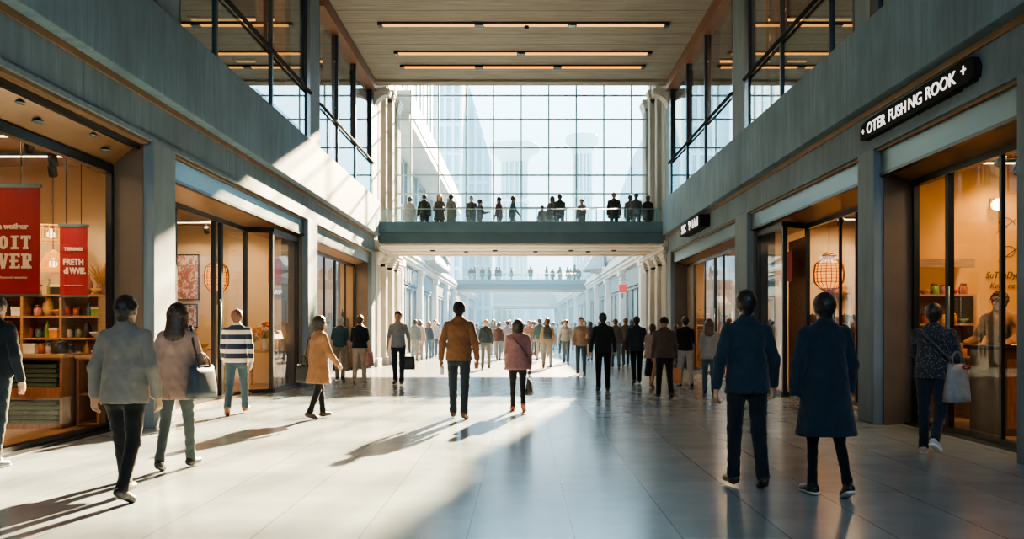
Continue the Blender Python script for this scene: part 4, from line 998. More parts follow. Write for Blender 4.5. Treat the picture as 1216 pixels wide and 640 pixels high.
for r_, z in enumerate((.95, 1.28, 1.62, 1.95)):
    used = 0
    for k in range(15):
        x = -8.78 + k * .155
        kd = kinds[(k * 5 + r_ * 3 + (k // 4)) % 6]; cn = names[(k * 7 + r_ * 4) % len(names)]
        if r_ == 3 and k % 4 == 3: continue
        goods(kd, x, 13.14 + rr.uniform(-.04, .05), z, CN[cn], rr.uniform(.85, 1.15), '%s %s on the %s shelf of the tall jar shelves, %s from the left' % (cn, kd, ('lowest', 'second', 'third', 'top')[r_], ORD[k]), 'wares on the tall jar shelves', rr.uniform(-.4, .4))
for k, (kd, cn, dx, dy) in enumerate((('box', 'cream', -.35, .2), ('box', 'white', -.12, .28), ('pot', 'black', .30, .28), ('tin', 'rust', .08, .2))):
    goods(kd, -6.885 + dx, 11.75 + dy, 1.07, CN[cn], .95, '%s %s standing on the wooden counter top, %s along' % (cn, kd, ORD[k]), 'wares on the counter')
# wicker pendants and dried grass
def wicker_pendant(x, y, z, r, hh, label, ztop=3.95, drum=False):
    t = empty('pendant_lamp', (x, y, z)); gm = pbr('wicker', (.45, .24, .06), rough=.7, var=.3, scale=40, emit=(1, .36, .04), estr=1.6)
    m = MB()
    prof = [(r, 0), (r * 1.02, hh * .12), (r * .82, hh * .5), (r * .45, hh * .86), (r * .12, hh)] if not drum else [(r, 0), (r, hh)]
    for a, b in zip(prof[:-1], prof[1:]):
        pass
    for k in range(22):
        a = 2 * math.pi * k / 22; m.tube([(q * math.cos(a), q * math.sin(a), zz) for q, zz in prof], .009, 4)
    for q, zz in prof: m.tube([(q * math.cos(2 * math.pi * k / 20), q * math.sin(2 * math.pi * k / 20), zz) for k in range(20)], .011, 4, closed=True)
    m.build('lamp_shade', gm, t)
    MB().lathe([(0, .05), (.05, .07), (.06, .11), (.03, .16), (.02, .19)], n=12).build('bulb', emis('bulb_glow', (1, .62, .25), 7), t, smooth=True)
    MB().tube([(0, 0, hh * .9), (0, 0, ztop - z)], .006, 6).build('cord', BLACK, t)
    return tag(t, label, 'pendant lamp')
wicker_pendant(-6.95, 12.5, 2.28, .17, .30, 'dome-shaped wicker pendant lamp glowing between the two posters')
wicker_pendant(-7.12, 12.75, 2.74, .30, .22, 'wide drum pendant lamp of hanging wicker above the dome pendant', drum=True)
t = empty('dried_grass_bunch', (-6.55, 13.15, 1.95)); MB().lathe([(.06, 0), (.075, .02), (.085, .12), (.06, .17), (.05, .17), (.05, .1)], n=14).build('pot', pbr('clay', (.3, .14, .07)), t, smooth=True)
m = MB()
for k in range(46):
    a = rr.uniform(0, 6.28); sp = rr.uniform(.05, .25); hh = rr.uniform(.25, .42)
    m.tube([(.03 * math.cos(a), .03 * math.sin(a), .1), (sp * .5 * math.cos(a), sp * .5 * math.sin(a), .1 + hh * .6), (sp * math.cos(a), sp * math.sin(a) * .8, .1 + hh)], [.004, .009, .002], 4)
m.build('foliage', pbr('straw', (.45, .26, .09), var=.3, scale=20), t); tag(t, 'dried straw bunch in a clay pot on top of the jar shelves', 'dried plant')

# ------------------------------------------------------------------ lantern shops
def lantern(x, y, z, r, hh, label, ztop=3.95):
    t = empty('ornate_lantern', (x, y, z)); m = MB()
    prof = [(.18, .0), (.32, .06), (.30, .12), (.55, .17), (.95, .32), (1.0, .55), (.88, .74), (.5, .84), (.36, .88), (.46, .93), (.2, 1.0)]
    pr = [(r * a, hh * b) for a, b in prof]
    for k in range(18):
        a = 2 * math.pi * k / 18; b = a + .17
        m.tube([(q * math.cos(a), q * math.sin(a), zz) for q, zz in pr], .010, 5)
    for q, zz in pr[:]: m.tube([(q * math.cos(2 * math.pi * k / 20), q * math.sin(2 * math.pi * k / 20), zz) for k in range(20)], .011, 5, closed=True)
    for f in (.40, .48, .62, .68): m.tube([(r * .985 * math.cos(2 * math.pi * k / 20), r * .985 * math.sin(2 * math.pi * k / 20), hh * f) for k in range(20)], .007, 4, closed=True)
    m.build('lantern_cage', BRASS, t, smooth=True)
    MB().lathe([(q * .93, zz) for q, zz in pr[3:8]], n=18, sq=(.97, .97)).build('glowing_glass', pbr('amber_glass', (.30, .10, .01), rough=.3, var=.5, scale=9, emit=(1, .30, .02), estr=3.2), t, smooth=True)
    MB().lathe([(0, -.16 * hh), (r * .22, -.12 * hh), (r * .1, -.06 * hh), (r * .34, -.02 * hh), (r * .2, 0)], n=14).build('finial', BRASS, t, smooth=True)
    MB().tube([(0, 0, hh), (0, 0, ztop - z)], .007, 6).build('chain', BLACK, t)
    return tag(t, label, 'lantern')
lantern(-6.44, 17.8, 2.05, .25, .88, 'glowing amber ornate lantern hanging in the left shop window')
lantern(6.72, 18.4, 2.12, .32, .95, 'glowing amber ornate lantern hanging in the right shop window')
def painting(x0, x1, y, z0, z1, label, cols, seed):
    t = empty('painting', ((x0 + x1) / 2, y, z0)); W = (x1 - x0) / 2; H_ = z1 - z0
    m = newmat('canvas_%d' % seed); n, l = nodes_of(m); out = n.new('ShaderNodeOutputMaterial'); b = n.new('ShaderNodeBsdfPrincipled'); l.new(b.outputs[0], out.inputs[0])
    tc = n.new('ShaderNodeTexCoord'); v = n.new('ShaderNodeTexVoronoi'); v.inputs['Scale'].default_value = 7; nz = n.new('ShaderNodeTexNoise'); nz.inputs['Scale'].default_value = 5 + seed
    l.new(tc.outputs['Object'], nz.inputs[0]); l.new(nz.outputs['Color'], v.inputs[0])
    rp = n.new('ShaderNodeValToRGB'); e = rp.color_ramp.elements; e[0].color = (*cols[0], 1); e[1].color = (*cols[-1], 1)
    for i, c in enumerate(cols[1:-1]): q = e.new((i + 1) / (len(cols) - 1)); q.color = (*c, 1)
    rp.color_ramp.interpolation = 'CONSTANT'
    l.new(v.outputs['Color'], rp.inputs[0]); l.new(rp.outputs[0], b.inputs['Base Color'])
    MB().box(-W, W, -.02, 0, 0, H_).build('canvas', m, t); f = MB()
    for (a, b_, c, d) in ((-W - .03, -W, -.03, H_ + .03), (W, W + .03, -.03, H_ + .03), (-W, W, -.03, 0), (-W, W, H_, H_ + .03)): f.box(a, b_, -.035, 0, c, d)
    f.build('picture_frame', BLACK, t)
    return tag(t, label, 'painting')
painting(-8.74, -8.16, 21.28, 2.15, 3.25, 'abstract orange and cream painting on the lantern shop wall', [(.62, .25, .08), (.55, .42, .3), (.3, .1, .06), (.7, .5, .3), (.45, .4, .4)], 2)
painting(-8.70, -8.2, 21.28, 1.45, 2.0, 'small dark mosaic picture below the orange painting', [(.1, .08, .08), (.5, .4, .32), (.3, .07, .05), (.25, .22, .2)], 3)
t = empty('wall_sign', (-6.05, 21.26, 2.55)); MB().box(-.33, .33, -.03, 0, 0, .62).build('panel', RED, t); tag(t, 'plain red wall panel above the flower table in the left shop', 'sign')
t = empty('wall_sign', (-6.0, 21.26, 2.22)); MB().box(-.36, .36, -.03, 0, 0, .2).build('panel', pbr('grey_panel', (.3, .3, .3)), t); text_mesh('lettering', 'GAWERI E.', .15, SIGNW, M_front((0, -.035, .1)), t, bold=.003, squeeze=.85); tag(t, 'small grey wall sign with white capital letters under the red panel', 'sign')
def table(x, y, w, d, h, mat, label):
    t = empty('display_table', (x, y, .025)); MB().box(-w / 2, w / 2, -d / 2, d / 2, h - .04, h).build('table_top', mat, t, bevel=.005)
    for sx in (-1, 1):
        for sy in (-1, 1): MB().box(sx * (w / 2 - .05) - .025, sx * (w / 2 - .05) + .025, sy * (d / 2 - .05) - .025, sy * (d / 2 - .05) + .025, 0, h - .04).build('leg', mat, t)
    return tag(t, label, 'table')
table(-6.2, 20.3, .9, .8, .85, PALEOAK, 'pale wooden table with flowers in the left lantern shop')
table(-7.3, 18.6, .9, .6, .95, PALEOAK, 'pale wooden table under the left hanging lantern')
def flowers(x, y, z, sc, label, cols):
    t = empty('flower_vase', (x, y, z)); MB().lathe([(.05, 0), (.07, .02), (.08, .12), (.05, .2), (.06, .23), (.05, .23), (.04, .18)], n=14).build('vase', pbr('pale_glaze', (.6, .5, .38), rough=.3), t, smooth=True)
    m = MB()
    for k in range(20):
        a = k * 2.4; q = .05 + .012 * k; hh = .52 - .012 * k
        m.tube([(0, 0, .15), (q * .6 * math.cos(a), q * .6 * math.sin(a), .35), (q * math.cos(a), q * math.sin(a), hh)], .004, 4)
    m.build('stems', pbr('stem_green', (.12, .16, .05)), t)
    for i, c in enumerate(cols):
        m = MB()
        for k in range(i, 20, len(cols)):
            a = k * 2.4; q = .05 + .012 * k; hh = .52 - .012 * k
            m.lathe([(0, -.03), (.03, -.02), (.05, .01), (.03, .03), (0, .035)], (q * math.cos(a), q * math.sin(a), hh), 8)
        m.build('blossoms', pbr('petal_%d_%d' % (int(c[0] * 90), int(c[1] * 90)), c, var=.3, scale=30), t, smooth=True)
    t.scale = (sc, sc, sc); return tag(t, label, 'flowers')
flowers(-6.15, 20.2, .875, 1.3, 'large orange and cream flower arrangement on the pale table', [(.75, .32, .08), (.75, .6, .4), (.55, .1, .06)])
flowers(-6.5, 20.4, .875, .9, 'smaller pink and cream flower vase beside the large arrangement', [(.6, .3, .25), (.7, .55, .4)])
for k, (kd, cn) in enumerate((('box', 'red'), ('vase', 'cream'), ('box', 'white'), ('bowl', 'gold'))): goods(kd, -7.62 + .2 * k, 18.6, .975, CN[cn], 1.1, '%s %s on the table under the left lantern, %s along' % (cn, kd, ORD[k]), 'wares under the left lantern')
t = empty('table_lamp', (-5.95, 20.55, .875)); MB().lathe([(.07, 0), (.06, .02), (.015, .05), (.015, .3)], n=12).build('base', BRASS, t, smooth=True); MB().lathe([(.14, .28), (.08, .48)], n=16).build('lamp_shade', emis('lamp_shade_glow', (1, .6, .25), 9), t, smooth=True); tag(t, 'glowing table lamp behind the flower arrangement', 'lamp')
u4 = shelf_unit('display_shelves', -9.4, -8.55, 20.9, 21.28, [.4, .9, 1.3, 1.7], PALEOAK, 'low pale shelves below the abstract painting')
for r_, z in enumerate((.9, 1.3)):
    for k in range(5): cn = names[(k * 3 + r_ * 5) % len(names)]; kd = kinds[(k + r_ * 2) % 6]; goods(kd, -9.28 + k * .16, 21.05, z, CN[cn], 1, '%s %s on the %s of the low pale shelves, %s from the left' % (cn, kd, ('lower shelf', 'upper shelf')[r_], ORD[k]), 'wares on the low pale shelves')
# right lantern shop
u5 = shelf_unit('display_shelves', 6.75, 8.9, 19.7, 20.15, [.4, .85, 1.2, 1.55], OAK, 'dark wooden shelves with pots behind the right lantern', cols=(7.4, 8.1))
for r_, z in enumerate((.85, 1.2, 1.55)):
    for k in range(11):
        if r_ == 2: kd, cn = (('pot', 'black') if k % 2 == 0 else ('tin', 'brown'))
        else: kd, cn = kinds[(k * 5 + r_) % 6], names[(k * 5 + r_ * 3) % len(names)]
        goods(kd, 6.88 + k * .19, 19.88, z, CN[cn], 1.0, '%s %s on the %s shelf behind the right lantern, %s from the left' % (cn, kd, ('lower', 'middle', 'top')[r_], ORD[k]), 'wares behind the right lantern')
t = empty('hanging_basket', (7.55, 20.0, 2.20)); MB().lathe([(.2, 0), (.28, .06), (.30, .2), (.28, .2), (.24, .05), (0, .03)], n=18, sq=(1, .45)).build('basket_body', pbr('wicker_plain', (.4, .22, .08), var=.4, scale=50), t); MB().lathe([(.27, .17), (.15, .24), (0, .26)], n=16, sq=(1, .45)).build('contents', pbr('straw', (.45, .26, .09), var=.3, scale=20), t); MB().box(-.3, .3, .1, .14, .02, .06).build('wall_bracket', BLACK, t)
tag(t, 'wicker wall basket with straw above the black pots', 'basket')
t = empty('wall_ornament', (7.55, 20.17, 2.52)); m = MB().tube([(0, 0, 0), (0, 0, .5)], .012, 6)
for k in range(4):
    for sx in (-1, 1): m.tube([(0, 0, .12 + k * .09), (sx * .09, -.01, .17 + k * .09), (sx * .10, -.01, .22 + k * .09)], .01, 5)
m.build('branch', BRASS, t); tag(t, 'small branch-shaped brass ornament on the wall above the basket', 'ornament')
struct(MB().box(6.16, 6.2, 18.15, 19.4, .03, 3.4).build('wall_right_brick_panel', pbr('brick_panel', (.22, .10, .065), rough=.8, var=.45, scale=22, stretch=(1, 1, 2))))
t = empty('wall_sign', (5.86, 18.6, 2.45)); MB().box(0, .03, -.35, .35, 0, .65).build('panel', RED, t); MB().tube([(.015, 0, .65), (.015, 0, 1.5)], .008, 6).build('hanging_wire', BLACK, t); tag(t, 'red hanging panel inside the flush glass beside the brick panel', 'sign')
# ochre shop
u6 = shelf_unit('display_shelves', 6.0, 6.95, 12.9, 13.28, [.5, 1.0, 1.5, 1.95], PALEOAK, 'pale shelves of colourful bowls on the ochre wall')
MB().box(-.475, .475, .0, .05, 2.36, 2.46).box(-.475, .475, .0, .38, 2.46, 2.49).build('light_pelmet', PALEOAK, u6); MB().box(-.46, .46, .06, .10, 2.43, 2.455).build('light_tube', WARMW, u6)
for r_, z in enumerate((1.0, 1.5, 1.95)):
    for k in range(6): cn = ('amber', 'orange', 'red', 'green', 'gold', 'rust', 'pink')[(k * 3 + r_ * 2) % 7]; kd = ('bowl', 'jar', 'tin')[(k + r_) % 3]; goods(kd, 6.1 + k * .15, 13.05, z, CN[cn], 1.05 if kd != 'bowl' else .75, '%s %s on the %s shelf of the ochre shop, %s from the left' % (cn, kd, ('lower', 'middle', 'top')[r_], ORD[k]), 'wares on the ochre shop shelves')
t = empty('wall_lamp', (7.42, 13.27, 3.35)); MB().box(-.04, .04, -.02, .0, -.05, .12).tube([(0, -.01, .05), (0, -.12, .1), (0, -.16, .04)], .012, 6).build('bracket', BRASS, t); MB().lathe([(0, -.09), (.07, -.07), (.10, .0), (.07, .07), (.03, .09)], (0, -.17, 0), 14).build('glass_globe', emis('globe_glow', (1, .72, .35), 16), t, smooth=True); MB().tube([(0, -.17, -.09), (0, -.17, -.42)], .006, 5).build('pull_chain', BRASS, t)
tag(t, 'round glowing wall lamp on the ochre wall', 'wall lamp')
INK = pbr('ink', (.09, .045, .015), rough=.8)
t = empty('wall_lettering', (7.62, 13.285, 2.1))
text_mesh('lettering', 'SuTheDyen', .15, INK, M_front((0, -.01, .16)), t, shear=.3, squeeze=.85, extrude=.003); text_mesh('lettering', 'Koby, ne a', .12, INK, M_front((0.0, -.01, 0)), t, shear=.3, squeeze=.9, extrude=.003)
m = MB()
for (cx, cz, q) in ((.02, .95, 1), (.05, .5, -1)):
    m.tube([(cx + .14 * q * math.cos(R(a)) * (1 - a / 900), -.012, cz + .10 * math.sin(R(a)) + a * .0002) for a in range(0, 300, 20)], .006, 4); m.tube([(cx - .15, -.012, cz - .12), (cx, -.012, cz - .02), (cx + .16, -.012, cz + .1)], .006, 4)
m.build('flourish', INK, t); tag(t, 'dark handwritten lettering with flourishes on the ochre wall', 'lettering')
t = empty('shop_counter', (6.62, 11.25, .025)); MB().box(-.34, .34, -.3, .55, .0, 1.12).build('counter_body', pbr('dark_walnut', (.10, .045, .02), rough=.4, var=.25, scale=4, stretch=(6, 6, .6)), t, bevel=.01); MB().box(-.40, .40, -.36, .6, 1.12, 1.17).build('counter_top', BLACK, t, bevel=.008); MB().box(-.3, .3, -.31, -.3, .1, 1.0).build('front_panel', OAK, t)
tag(t, 'dark wooden service counter behind the ochre shop window', 'counter')
t = empty('tray', (6.5, 11.0, 1.195)); MB().box(-.18, .18, -.12, .12, 0, .012).build('tray_base', BLACK, t); MB().tube([(-.18, -.12, .02), (.18, -.12, .02), (.18, .12, .02), (-.18, .12, .02)], .01, 5, closed=True).build('rim', BRASS, t); tag(t, 'small black tray lying on the service counter', 'tray')
# third shops: a few things behind the glass
for side, s, y in (('left', -1, 29.75), ('right', 1, 29.75)):
    u = shelf_unit('display_shelves', min(s * 6.2, s * 7.6), max(s * 6.2, s * 7.6), y, y + .4, [.5, .95, 1.35, 1.75], PALEOAK, 'pale shelves deep in the %s-hand third shop' % side)
    for r_, z in enumerate((.95, 1.35, 1.75)):
        for k in range(6): cn = names[(k * 3 + r_ * 2 + (s + 1)) % len(names)]; kd = kinds[(k * 5 + r_) % 6]; goods(kd, s * 6.35 + s * k * .22, y + .16, z, CN[cn], 1.15, '%s %s on the %s shelf in the %s third shop, %s from the hall' % (cn, kd, ('lower', 'middle', 'top')[r_], side, ORD[k]), 'wares in the third shops')
for k, (x, y) in enumerate(((7.4, 26.0), (7.6, 23.6), (-7.4, 26.5))):
    t = empty('pendant_lamp', (x, y, 2.6)); MB().lathe([(.0, 0), (.10, .03), (.12, .14), (.07, .26), (.02, .30)], n=14).build('glass_shade', emis('globe_glow', (1, .72, .35), 16), t, smooth=True); MB().tube([(0, 0, .3), (0, 0, 1.38)], .008, 6).build('cord', BLACK, t)
    tag(t, ('round glowing pendant lamp in the right third shop beside the timber door', 'round glowing pendant lamp in the right third shop nearer the viewer', 'round glowing pendant lamp in the left third shop')[k], 'pendant lamp')
# ------------------------------------------------------------------ the open street beyond the glazed wall
FAC = pbr('street_render', (.58, .57, .54), rough=.8, var=.08, scale=.8)
FACG = pbr('street_grey_panel', (.40, .42, .42), rough=.6, var=.08, scale=.8, stretch=(1, 1, 4))
FACD = pbr('street_steel', (.16, .22, .25), rough=.5, metal=.3, var=.12)
SHADEGL = pbr('street_window', (.10, .14, .16), rough=.12, var=.4, scale=.5, spec=.8)
SHADEW = pbr('street_window_warm', (.30, .22, .15), rough=.15, var=.5, scale=1.2, spec=.7)
SIGNB = pbr('street_sign_blue', (.06, .12, .17), rough=.4, var=.5, scale=3)
SIGNL = pbr('street_sign_letter', (.55, .66, .70), rough=.4)
def street_bay(side, k, y0, y1, H1, label, sign=None):
    s = SD[side]; t = empty('street_shopfront', (s * 5.3, y0, 0)); L = y1 - y0; X = lambda a: s * a
    MB().box(X(.25), X(.95), 0, L, 0, H1).build('wall', FAC, t)
    m = MB().box(X(-.1), X(.3), 0, .7, 0, 4.4).box(X(-.16), X(.3), -.06, .76, 0, .4).box(X(-.18), X(.3), -.08, .78, 4.1, 4.4).box(X(-.12), X(.3), .2, .5, .5, 4.0)
    m.build('pilaster', FAC, t, bevel=.02)
    m = MB()
    for q, (z, d) in enumerate(((4.4, .05), (4.55, .14), (4.75, .22), (4.95, .12))): m.box(X(-d), X(.3), 0, L, z, z + .17)
    m.build('cornice', FAC, t, bevel=.015)
    for z in ((5.6, 6.5) if H1 > 6 else ()): MB().box(X(.18), X(.3), 0, L, z, z + .78).build('band_panel', FACG, t, bevel=.01)
    MB().box(X(.12), X(.3), .9, L - .2, 3.45, 4.3).build('sign_panel', SIGNB if sign == 'blue' else FACD, t, bevel=.01)
    n = 3; gw = (L - 1.3) / n
    for q in range(n):
        a = 1.0 + q * gw; w = MB().box(X(.16), X(.27), a, a + .08, .0, 3.4).box(X(.16), X(.27), a + gw - .08, a + gw, 0, 3.4).box(X(.16), X(.27), a, a + gw, 3.3, 3.4).box(X(.16), X(.27), a, a + gw, 0, .15).build('window_frame', FACD, t)
        MB().box(X(.22), X(.26), a + .08, a + gw - .08, .15, 3.3).build('pane', SHADEW if (q + k) % 3 == 0 else SHADEGL, w)
    if sign == 'blue':
        for q in range(6):
            yy = 1.3 + q * (L - 2) / 6; m = MB(); m.box(X(.06), X(.13), yy, yy + .10, 3.55, 4.2).box(X(.06), X(.13), yy + .42, yy + .52, 3.55, 4.2)
            m.box(X(.06), X(.13), yy, yy + .5, (3.55 if q % 2 else 4.1), (3.65 if q % 2 else 4.2))
            m.build('sign_letter', SIGNL, t)
    return tag(t, label, 'shopfront', None)
k = 0
for side in ('left', 'right'):
    y = 36.6; k = 0
    while y < 126:
        L = 7.6 if y < 66 else 14.5
        sg = 'blue' if side == 'left' and k == 0 else None
        street_bay(side, k, y, y + L - .05, 7.4 if side == 'right' else 5.2,
                   ('pale stone shopfront on the %s of the open street, %s beyond the glazed wall' % (side, ORD[k])) if not sg else 'pale shopfront with a blue letter panel just beyond the glazed wall', sg)
        y += L; k += 1
# tall building on the left above the street: sloping ledge seen in perspective, recessed windows
t = empty('office_building', (-5.6, 36.6, 5.2)); L = 31
MB().box(-6, -.9, 0, L, 0, 5.4).build('wall', FACG, t)
MB().box(-.9, .75, 0, L, 5.2, 5.55).box(-1.2, .80, 0, L, 5.55, 6.55).build('ledge', FAC, t, bevel=.03)
MB().box(-1.6, .1, 0, L, 6.55, 7.2).build('upper_band', FAC, t)
MB().box(-6, -1.5, 0, L, 7.2, 18).build('upper_wall', FACG, t)
for q in range(7):
    a = .4 + q * 4.4
    w = MB().box(-.92, -.60, a, a + .3, .3, 5.1).box(-.92, -.7, a + 3.7, a + 3.9, .3, 5.1).box(-.92, -.72, a, a + 3.9, 2.6, 2.75).box(-.92, -.72, a, a + 3.9, .3, .5).box(-.92, -.72, a, a + 3.9, 4.9, 5.1).build('window_frame', FACD, t)
    MB().box(-.9, -.84, a + .3, a + 3.7, .5, 4.9).build('pane', pbr('sky_window', (.30, .40, .44), rough=.08, var=.3, scale=.4, spec=.9), w)
    w = MB().box(-1.52, -1.4, a, a + .15, 7.6, 16.5).box(-1.52, -1.4, a + 2.2, a + 2.35, 7.6, 16.5).build('window_frame', FACD, t)
    MB().box(-1.5, -1.46, a + .15, a + 2.2, 7.7, 16.4).build('pane', pbr('sky_window', (.30, .40, .44), rough=.08, var=.3, scale=.4, spec=.9), w)
tag(t, 'pale office building above the left shopfronts with a broad white ledge', 'building')
t = empty('cctv_camera', (-4.95, 58, 10.2)); MB().obox((0, 0, -.1), (.14, .35, .12)).build('camera_body', BLACK, t); MB().box(-.05, .05, -.05, .05, 0, .25).build('bracket', BLACK, t); tag(t, 'small dark camera hanging under the white ledge', 'camera')
t = empty('projecting_sign', (-5.0, 48.5, 5.3)); MB().prism([(0, .5), (4.2, 0), (4.2, 1.6), (0, 1.5)], -.1, .55, 'x').build('sign_box', FACD, t, bevel=.03)
for q in range(3): MB().box(.55, .6, .5 + q * 1.2, 1.3 + q * 1.2, .5, 1.3).build('display_panel', (SIGNL, SIGNB, SIGNL)[q], t)
for y in (.3, 3.9): MB().tube([(-.5, y, .9), (0, y, .9)], .05, 6).build('bracket', FACD, t)
tag(t, 'dark angular projecting display box high on the left street wall', 'sign')
t = empty('arched_awning', (-5.3, 44.6, 4.9)); m = MB()
pts = [(.0, .0)] + [(.75 * math.sin(R(a)), .1 + 1.15 * math.cos(R(a))) for a in range(90, -1, -15)] + [(0, 1.25)]
m.prism(pts, 0, 9, 'y'); m.build('canopy', pbr('awning_cloth', (.46, .52, .54), rough=.8), t); MB().box(0, .78, 0, 9, -.04, .06).build('rail', FACD, t)
tag(t, 'pale curved awning over the left street shopfronts', 'awning')
t = empty('projecting_sign', (5.3, 41.5, 2.85)); MB().box(-.50, -.12, -.1, .1, .30, .70).build('sign_box', pbr('sign_red', (.6, .07, .04), rough=.5, emit=(1, .1, .05), estr=.5), t, bevel=.03); MB().tube([(-.66, 0, .9), (0, 0, .9)], .03, 6).build('bracket', FACD, t); MB().tube([(-.32, 0, .25), (-.32, 0, .0)], .05, 6).build('drop_finial', FACD, t); tag(t, 'small red projecting sign on the right street wall', 'sign')
t = empty('bracket_housing', (5.2, 54, 4.9)); MB().prism([(0, 0), (-1.0, .25), (-1.0, .5), (-.3, 1.6), (0, 1.8)], 0, 2.2, 'y').build('bracket_body', FACG, t, bevel=.04); MB().box(-1.1, 0, -.1, 2.3, .18, .28).build('ledge', FACD, t); tag(t, 'angular grey bracket housing on the right street wall', 'bracket')
# glass towers, mushroom towers and a sloped block in the bright haze
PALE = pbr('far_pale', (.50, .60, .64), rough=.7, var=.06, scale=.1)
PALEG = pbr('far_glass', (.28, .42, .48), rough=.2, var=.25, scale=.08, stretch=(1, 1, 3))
def tower(x0, x1, y, d, h, label, floors, cols, top=0.0):
    t = empty('glass_tower', ((x0 + x1) / 2, y, 0)); W = (x1 - x0) / 2
    MB().prism([(-W, 0), (W, 0), (W, h - top), (-W, h)], 0, d, 'y').build('tower_body', PALEG, t)
    m = MB()
    for k in range(floors): m.box(-W - .05, W + .05, -.12, .0, h * .97 * (k + .5) / floors - .22, h * .97 * (k + .5) / floors + .22) if h * .97 * (k + .5) / floors < h - top - 1 else None
    m.build('floor_band', PALE, t)
    for k in range(cols + 1): xx = -W + 2 * W * k / cols; MB().box(xx - .16, xx + .16, -.25, .0, 0, h - top * (k / cols) - .2).build('fin', PALE, t)
    return tag(t, label, 'tower')
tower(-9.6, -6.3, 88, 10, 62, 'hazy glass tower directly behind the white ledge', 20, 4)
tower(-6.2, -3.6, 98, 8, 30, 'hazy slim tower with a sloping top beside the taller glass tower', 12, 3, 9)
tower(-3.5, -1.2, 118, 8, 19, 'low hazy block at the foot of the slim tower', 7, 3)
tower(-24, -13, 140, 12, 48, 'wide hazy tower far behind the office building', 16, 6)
def mushroom(x, y, h, r, rs, label):
    t = empty('mushroom_tower', (x, y, 0)); m = MB()
    for k in range(16): a = 2 * math.pi * k / 16; m.box(rs * .98 * math.cos(a) - .14, rs * .98 * math.cos(a) + .14, rs * .98 * math.sin(a) - .14, rs * .98 * math.sin(a) + .14, 0, h - 2.5)
    m.build('rib', PALE, t)
    MB().lathe([(rs * .9, 0), (rs * .9, h - 2.2)], n=20).build('shaft', PALEG, t, smooth=True)
    for z in (.42, .52, .68): MB().lathe([(rs * 1.15, h * z), (rs * 1.2, h * z + .5), (rs * 1.0, h * z + .9)], n=20).build('ring', PALE, t, smooth=True)
    MB().lathe([(rs, h - 4.2), (r * .7, h - 2.6), (r * .98, h - 1.9), (r, h - .9), (r * .9, h - .5), (r * .4, h), (0, h + .1)], n=28).build('cap', PALE, t, smooth=True)
    return tag(t, label, 'tower')
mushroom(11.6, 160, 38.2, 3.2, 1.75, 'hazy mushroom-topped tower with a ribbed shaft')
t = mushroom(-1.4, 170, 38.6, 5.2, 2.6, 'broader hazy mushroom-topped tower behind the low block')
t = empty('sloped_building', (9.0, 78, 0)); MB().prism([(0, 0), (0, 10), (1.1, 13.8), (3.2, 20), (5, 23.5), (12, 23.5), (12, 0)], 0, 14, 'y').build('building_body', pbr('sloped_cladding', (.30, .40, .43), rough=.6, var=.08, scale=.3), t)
for k in range(6): MB().box(1.0 + k * 1.6, 1.8 + k * 1.6, -.08, 0, 8, 9 + k * 1.7).build('window', PALEG, t)
tag(t, 'pale hazy building with a steep sloping edge beyond the right street wall', 'building')
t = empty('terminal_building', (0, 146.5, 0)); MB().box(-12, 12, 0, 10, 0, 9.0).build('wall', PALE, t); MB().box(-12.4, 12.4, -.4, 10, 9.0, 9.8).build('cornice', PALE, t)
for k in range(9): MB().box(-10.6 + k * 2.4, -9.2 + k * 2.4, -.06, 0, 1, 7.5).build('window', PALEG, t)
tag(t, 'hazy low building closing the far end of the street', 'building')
t = empty('entrance_canopy', (0, 110, 3.9)); MB().prism([(-5.0, 0), (5.0, 0), (4.2, 2.0), (-4.2, 2.0)], 0, 6, 'y').build('canopy_body', FACG, t); MB().box(-3.6, 3.6, -.1, 0, .3, .55).build('light_band', emis('canopy_band', (.9, 1, 1), 2), t)
for sx in (-4.6, 4.6): MB().box(sx - .2, sx + .2, 1, 1.4, -3.9, 0).build('leg', FACG, t)
tag(t, 'hazy canopy with cut-off corners spanning the street beyond the second bridge', 'canopy')

# ------------------------------------------------------------------ haze hanging in the street
def haze(name, x0, x1, y0, y1, z0, z1, sig, col, e):
    m = newmat(name); n, l = nodes_of(m); out = n.new('ShaderNodeOutputMaterial'); ad = n.new('ShaderNodeAddShader')
    ab = n.new('ShaderNodeVolumeAbsorption'); ab.inputs[0].default_value = (0, 0, 0, 1); ab.inputs[1].default_value = sig
    em = n.new('ShaderNodeEmission'); em.inputs[0].default_value = (*col, 1); em.inputs[1].default_value = sig * e  # added glow stands in for daylight scattered by the haze
    l.new(ab.outputs[0], ad.inputs[0]); l.new(em.outputs[0], ad.inputs[1]); l.new(ad.outputs[0], out.inputs['Volume'])
    o = MB().box(x0, x1, y0, y1, z0, z1).build('haze', m); tag(o, 'pale blue haze high above the street beyond the glazed wall' if z0 > 5 else 'pale low haze filling the street beyond the glazed wall', 'haze', kind='stuff')
HAZE_E = 2.3
haze('street_haze', -40, 40, 36.3, 205, 9.0, 42, .0050, (.74, 1, .92), HAZE_E)
haze('low_street_haze', -5.2, 5.2, 37.5, 145.5, .01, 8.9, .0098, (.64, .97, .91), 1.55)

